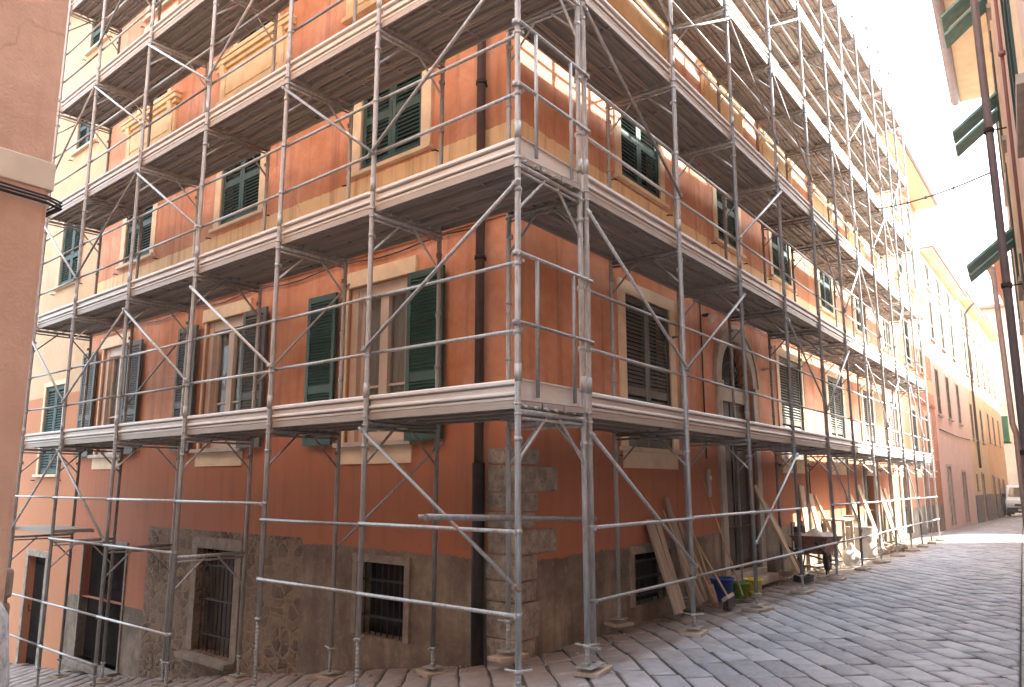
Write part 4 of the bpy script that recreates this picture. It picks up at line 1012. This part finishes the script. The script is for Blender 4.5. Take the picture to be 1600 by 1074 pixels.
plank((3.95,-.56,.03), (3.80,-.29,1.02), .10, .03, 'board', 'short grey plank just left of the brooms')
plank((7.35,-.80,.03), (6.85,-.28,1.50), .15, .04, 'paleboard', 'long pale plank leaning beside the arched entrance')
plank((7.75,-.72,.03), (7.35,-.28,1.20), .09, .04, 'board', 'thinner plank between the long pale plank and the wheelbarrow')
plank((9.3,-.45,.03), (9.45,-.28,1.50), .30, .03, 'paleboard', 'broad board standing behind the wheelbarrow, the taller one')
plank((9.95,-.55,.03), (10.0,-.28,1.35), .28, .03, 'paleboard', 'broad board leaning just right of the taller one behind the wheelbarrow')
plank((10.9,-.62,.03), (10.35,-.28,1.30), .10, .04, 'paleboard', 'tilted batten between the broad boards and the trestle')
for i, (x, w_, h, lab) in enumerate(((13.1,.35,1.3,'sunlit board standing left of the white door'),(14.2,.3,1.5,'sunlit narrow board right of the grey drum'),(16.3,.45,1.6,'wide sunlit board behind the far poles'),(17.1,.28,1.4,'thin sunlit board, last but one down the street'),(17.8,.32,1.2,'farthest sunlit board of the leaning row'))):
    plank((x,-.75+.05*i,.03), (x+random.uniform(-.25,.25),-.28,h), w_, .03, 'paleboard', lab)
def broom(foot, top, head_dir, label, head=True, mt='stick'):
    foot, top = Vector(foot), Vector(top)
    e = empty('broom', tuple(foot), label, 'broom', 'brooms and tools leaning by the entrance')
    d = (top-foot).normalized()
    m = MB(); m.tube([foot+d*.05, top], .0125, 8); m.build('handle', M[mt], e)
    if head:
        h = Vector(head_dir).normalized(); u = d
        m = MB(); m.obox(foot+d*.055, h*.19, d.cross(h).normalized()*.04, d*.025); m.build('head', M['board'], e, None, .005)
        m = MB(); 
        for i in range(22):
            for j in (-1, 0, 1):
                c = foot+d*.035+h*((i-10.5)*.0172)+d.cross(h).normalized()*(j*.028); m.bar(c, c-Vector((0,0,1))*max(.01, c.z-.004)+h*random.uniform(-.01,.01)+d.cross(h)*(j*.012), .014, .014)
        m.build('bristles', M['bristle'], e)
    return e
broom((3.72,-.98,.09), (4.02,-.29,1.02), (1,.15,0), 'yellow handled broom with dark bristles resting on the paving by the blue bucket')
broom((4.35,-.93,.04), (4.50,-.28,1.82), (1,.1,0), 'tall broom with a long wooden handle leaning beside the entrance door', False)
broom((3.55,-.72,.03), (3.35,-.28,1.2), (1,0,0), 'thin pale tool handle among the planks', False, 'paleboard')
broom((3.62,-.85,.03), (3.86,-.29,.98), (1,0,0), 'second yellow handle just left of the blue bucket', False)
# shovel
e = empty('shovel', (3.62,-.72,.02), 'rusty shovel standing blade down between the planks and the blue bucket', 'shovel')
m = MB(); m.tube([(3.80,-.70,.24),(4.08,-.29,1.12)], .013, 8); m.build('handle', M['stick'], e)
m = MB(); pts = []
for i in range(7):
    for j in range(6):
        u = (i-3)/3; v = j/5; pts.append((3.74+u*.11*(1-.35*(1-v)**2)+.10*v*.4, -.82+.10*v+.03*u*u, .01+.26*v))
m.poly(pts, [(i*6+j, (i+1)*6+j, (i+1)*6+j+1, i*6+j+1) for i in range(6) for j in range(5)], True); o = m.build('blade', M['rust'], e, None, fix=False); sm_ = o.modifiers.new('s', 'SOLIDIFY'); sm_.thickness = .004
def bucket(x, y, r, h, mt, label):
    e = empty('bucket', (x, y, .01), label, 'bucket', 'plastic buckets by the entrance')
    m = MB(); m.lathe([(0,.01),(r*.72,.01),(r*.98,h),(r*1.06,h),(r*1.06,h-.02),(r*1.0,h-.02),(r*.93,h-.01),(r*.69,.03),(0,.03)], (x,y,.0), 24); m.build('body', M[mt], e)
    m = MB(); m.tube([(x+r*1.05*math.cos(t), y-.02-.06*math.sin(t), h-.02-.10*math.sin(t)) for t in [math.pi*i/12 for i in range(13)]], .004, 5); m.build('handle', M['iron'], e)
bucket(4.28,-.66,.16,.30,'blue','blue plastic bucket, nearest of the three beside the brooms')
bucket(4.60,-.78,.12,.22,'limegreen','green plastic bucket in the middle, behind the tall broom')
bucket(4.93,-.86,.125,.24,'yellow','yellow plastic bucket, farthest of the three')
# wheelbarrow
wb = empty('wheelbarrow', (8.2,-.85,0), 'rusty brown wheelbarrow filled with pale dust beside the scaffold pole', 'wheelbarrow')
m = MB(); bx, by = 8.15, -.85
top = [(-.42,-.31,.66),(.52,-.33,.62),(.52,.33,.62),(-.42,.31,.66)]; bot = [(-.22,-.17,.36),(.22,-.17,.34),(.22,.17,.34),(-.22,.17,.36)]
m.poly([(bx+a,by+b,c) for a,b,c in top+bot], [(4,5,6,7),(0,1,5,4),(1,2,6,5),(2,3,7,6),(3,0,4,7)]); o = m.build('tray', M['rust'], wb); sd_ = o.modifiers.new('s','SOLIDIFY'); sd_.thickness = .006
b_ = o.modifiers.new('b','BEVEL'); b_.width = .03; b_.segments = 3
m = MB(); m.tube([(bx+a,by+b,c) for a,b,c in top+[top[0]]], .012, 6); m.build('rim', M['rust'], wb)
m = MB(); nx = 12
m.poly([(bx-.38+.84*i/nx, by-.27+.54*j/nx, .63+.05*math.sin(i*.9)*math.sin(j*.8)+.10*math.sin(math.pi*i/nx)*math.sin(math.pi*j/nx)) for i in range(nx+1) for j in range(nx+1)], [(i*(nx+1)+j,(i+1)*(nx+1)+j,(i+1)*(nx+1)+j+1,i*(nx+1)+j+1) for i in range(nx) for j in range(nx)], True); m.build('rubble_load', M['dust'], wb)
for s_ in (-1, 1):
    m = MB(); m.tube([(bx-1.0,by+s_*.27,.60),(bx-.45,by+s_*.25,.42),(bx+.1,by+s_*.17,.32),(bx+.66,by+s_*.05,.19)], .016, 8); m.build('handle', M['iron'], wb)
    m = MB(); m.tube([(bx-.30,by+s_*.22,.38),(bx-.36,by+s_*.24,.02),(bx-.16,by+s_*.22,.02),(bx-.02,by+s_*.19,.33)], .013, 8); m.build('leg', M['iron'], wb)
m = MB(); m.lathe([(.10,-.03),(.165,-.035),(.185,0),(.165,.035),(.10,.03),(.10,-.03)], (0,0,0), 24); wl_ = m.build('wheel', M['rubber'], wb, Matrix.Translation((bx+.66,by,.185)) @ Matrix.Rotation(math.pi/2,4,'X'))
m = MB(); m.lathe([(.0,-.02),(.10,-.02),(.10,.02),(0,.02)], (0,0,0), 16); m.build('rim', M['rust'], wl_, WM[wl_.name])
# sacks, drum, trestle, rubble
def sack(x, y, s, label, mt='sack'):
    m = MB(); n1_, n2_ = 14, 22; rs = random.Random(int(x*100))
    for i in range(n1_+1):
        t = i/n1_; r = s*(.62+.38*math.sin(math.pi*min(1,t*1.35)))*(1-.75*max(0,t-.6)/.4)
        for k in range(n2_):
            a = 2*math.pi*k/n2_; rr_ = r*(1+.10*math.sin(3*a+t*5+x)+.06*math.sin(7*a-t*9))+rs.uniform(-.006,.006); m.v.append((x+rr_*math.cos(a), y+rr_*.8*math.sin(a), .005+t*s*1.9))
    m.f = [(i*n2_+k, i*n2_+(k+1) % n2_, (i+1)*n2_+(k+1) % n2_, (i+1)*n2_+k) for i in range(n1_) for k in range(n2_)]+[tuple(n1_*n2_+k for k in range(n2_))]; m.sm = [True]*len(m.f)
    o = m.build('sack', M[mt]); tag(o, label, 'sack'); return o
sack(10.0,-.98,.22,'crumpled white plastic sack on the ground in front of the grey drum')
m = MB(); m.lathe([(0,.01),(.27,.01),(.30,.05),(.305,.30),(.30,.32),(.305,.34),(.31,.62),(.32,.64),(.30,.64),(.29,.60),(0,.58)], (12.0,-.72,0), 28)
o = m.build('drum', M['dust']); tag(o, 'pale grey mortar tub standing between the scaffold poles in the sun', 'tub')
m = MB(); m.lathe([(0,0),(.16,0),(.2,.22),(.19,.22),(.15,.02)], (12.0,-.6,.64), 20); o = m.build('bucket', M['board']); tag(o, 'brown bucket set down on top of the pale mortar tub', 'bucket')
tr = empty('trestle', (10.9,-.6,0), 'small wooden trestle with a panel on top behind the second broad board', 'trestle')
m = MB(); m.box(10.5,11.3,-.78,-.35,.80,.84); m.build('top', M['paleboard'], tr, None, .005)
for a, b in ((10.56,-.74),(11.24,-.74),(10.56,-.39),(11.24,-.39)):
    m = MB(); m.bar((a,b,.0),(a,b,.80),.05,.05); m.build('leg', M['board'], tr)
m = MB()
for i in range(60):
    x = random.uniform(13.2,15.5); y = random.uniform(-1.1,-.4); s = random.uniform(.02,.09)
    m.obox((x,y,s*.6), (s,s*.3,0), (-s*.2,s*.8,.01), (0,s*.1,s*.6))
o = m.build('rubble_heap', M['quoin'], None, None, .01); tag(o, 'scatter of broken stone and debris under the far poles', None, None, 'stuff')
m = MB()
for i in range(420):
    if i % 3: x = random.uniform(-.1,12); y = random.uniform(-.75,-.28)
    else:
        s_ = random.uniform(.1,9); q = W0+LD*s_-LN*random.uniform(.03,.5); x, y = q.x, q.y
    s = random.uniform(.004,.016); z = gz(x,y)
    m.obox((x,y,z+s*.5), (s,s*.3,0), (-s*.2,s*.8,.0), (0,s*.1,s*.6))
o = m.build('grit', M['quoin']); tag(o, 'loose grit and mortar crumbs along the foot of the walls', None, None, 'stuff')
for (q, lab) in (((7.4,8.4,-1.10,-1.03,.02,.05), 'loose batten lying on the paving in front of the wheelbarrow'), ((6.9,8.0,-.50,-.42,.02,.06), 'loose batten lying close to the wall left of the wheelbarrow'), ((9.0,10.2,-.66,-.58,.01,.05), 'loose batten lying behind the white sack')):
    m = MB(); m.box(*q); o = m.build('batten', M['board'], None, None, .004); tag(o, lab, 'plank', 'battens on the ground')
m = MB()
for i in range(5): m.tube([(6.95+.2*math.cos(t)+.01*i, -.95+.14*math.sin(t), .02+.02*i+.01*math.sin(3*t)) for t in [2*math.pi*k/20 for k in range(21)]], .012, 6)
o = m.build('cable_coil', M['cable']); tag(o, 'coil of black cable on the paving left of the wheelbarrow', 'cable')

# ------------------------------------------------------------------ thin scattering volume, added to imitate lens glare down the street
m = MB(); m.box(-30, 90, -30, 40, -6.5, 18.5)
hm = bpy.data.materials.new('street_glare'); hm.use_nodes = True; hn = hm.node_tree; hn.nodes.remove(hn.nodes['Principled BSDF'])
pv = hn.nodes.new('ShaderNodeVolumePrincipled'); pv.inputs['Density'].default_value = .0009; pv.inputs['Color'].default_value = (1, .98, .95, 1); pv.inputs['Anisotropy'].default_value = .2
hn.links.new(pv.outputs[0], hn.nodes['Material Output'].inputs['Volume'])
o = m.build('glare_volume', hm); tag(o, 'thin pale volume added to imitate lens glare down the street', None, None, 'stuff')
S.cycles.volume_bounces = 1
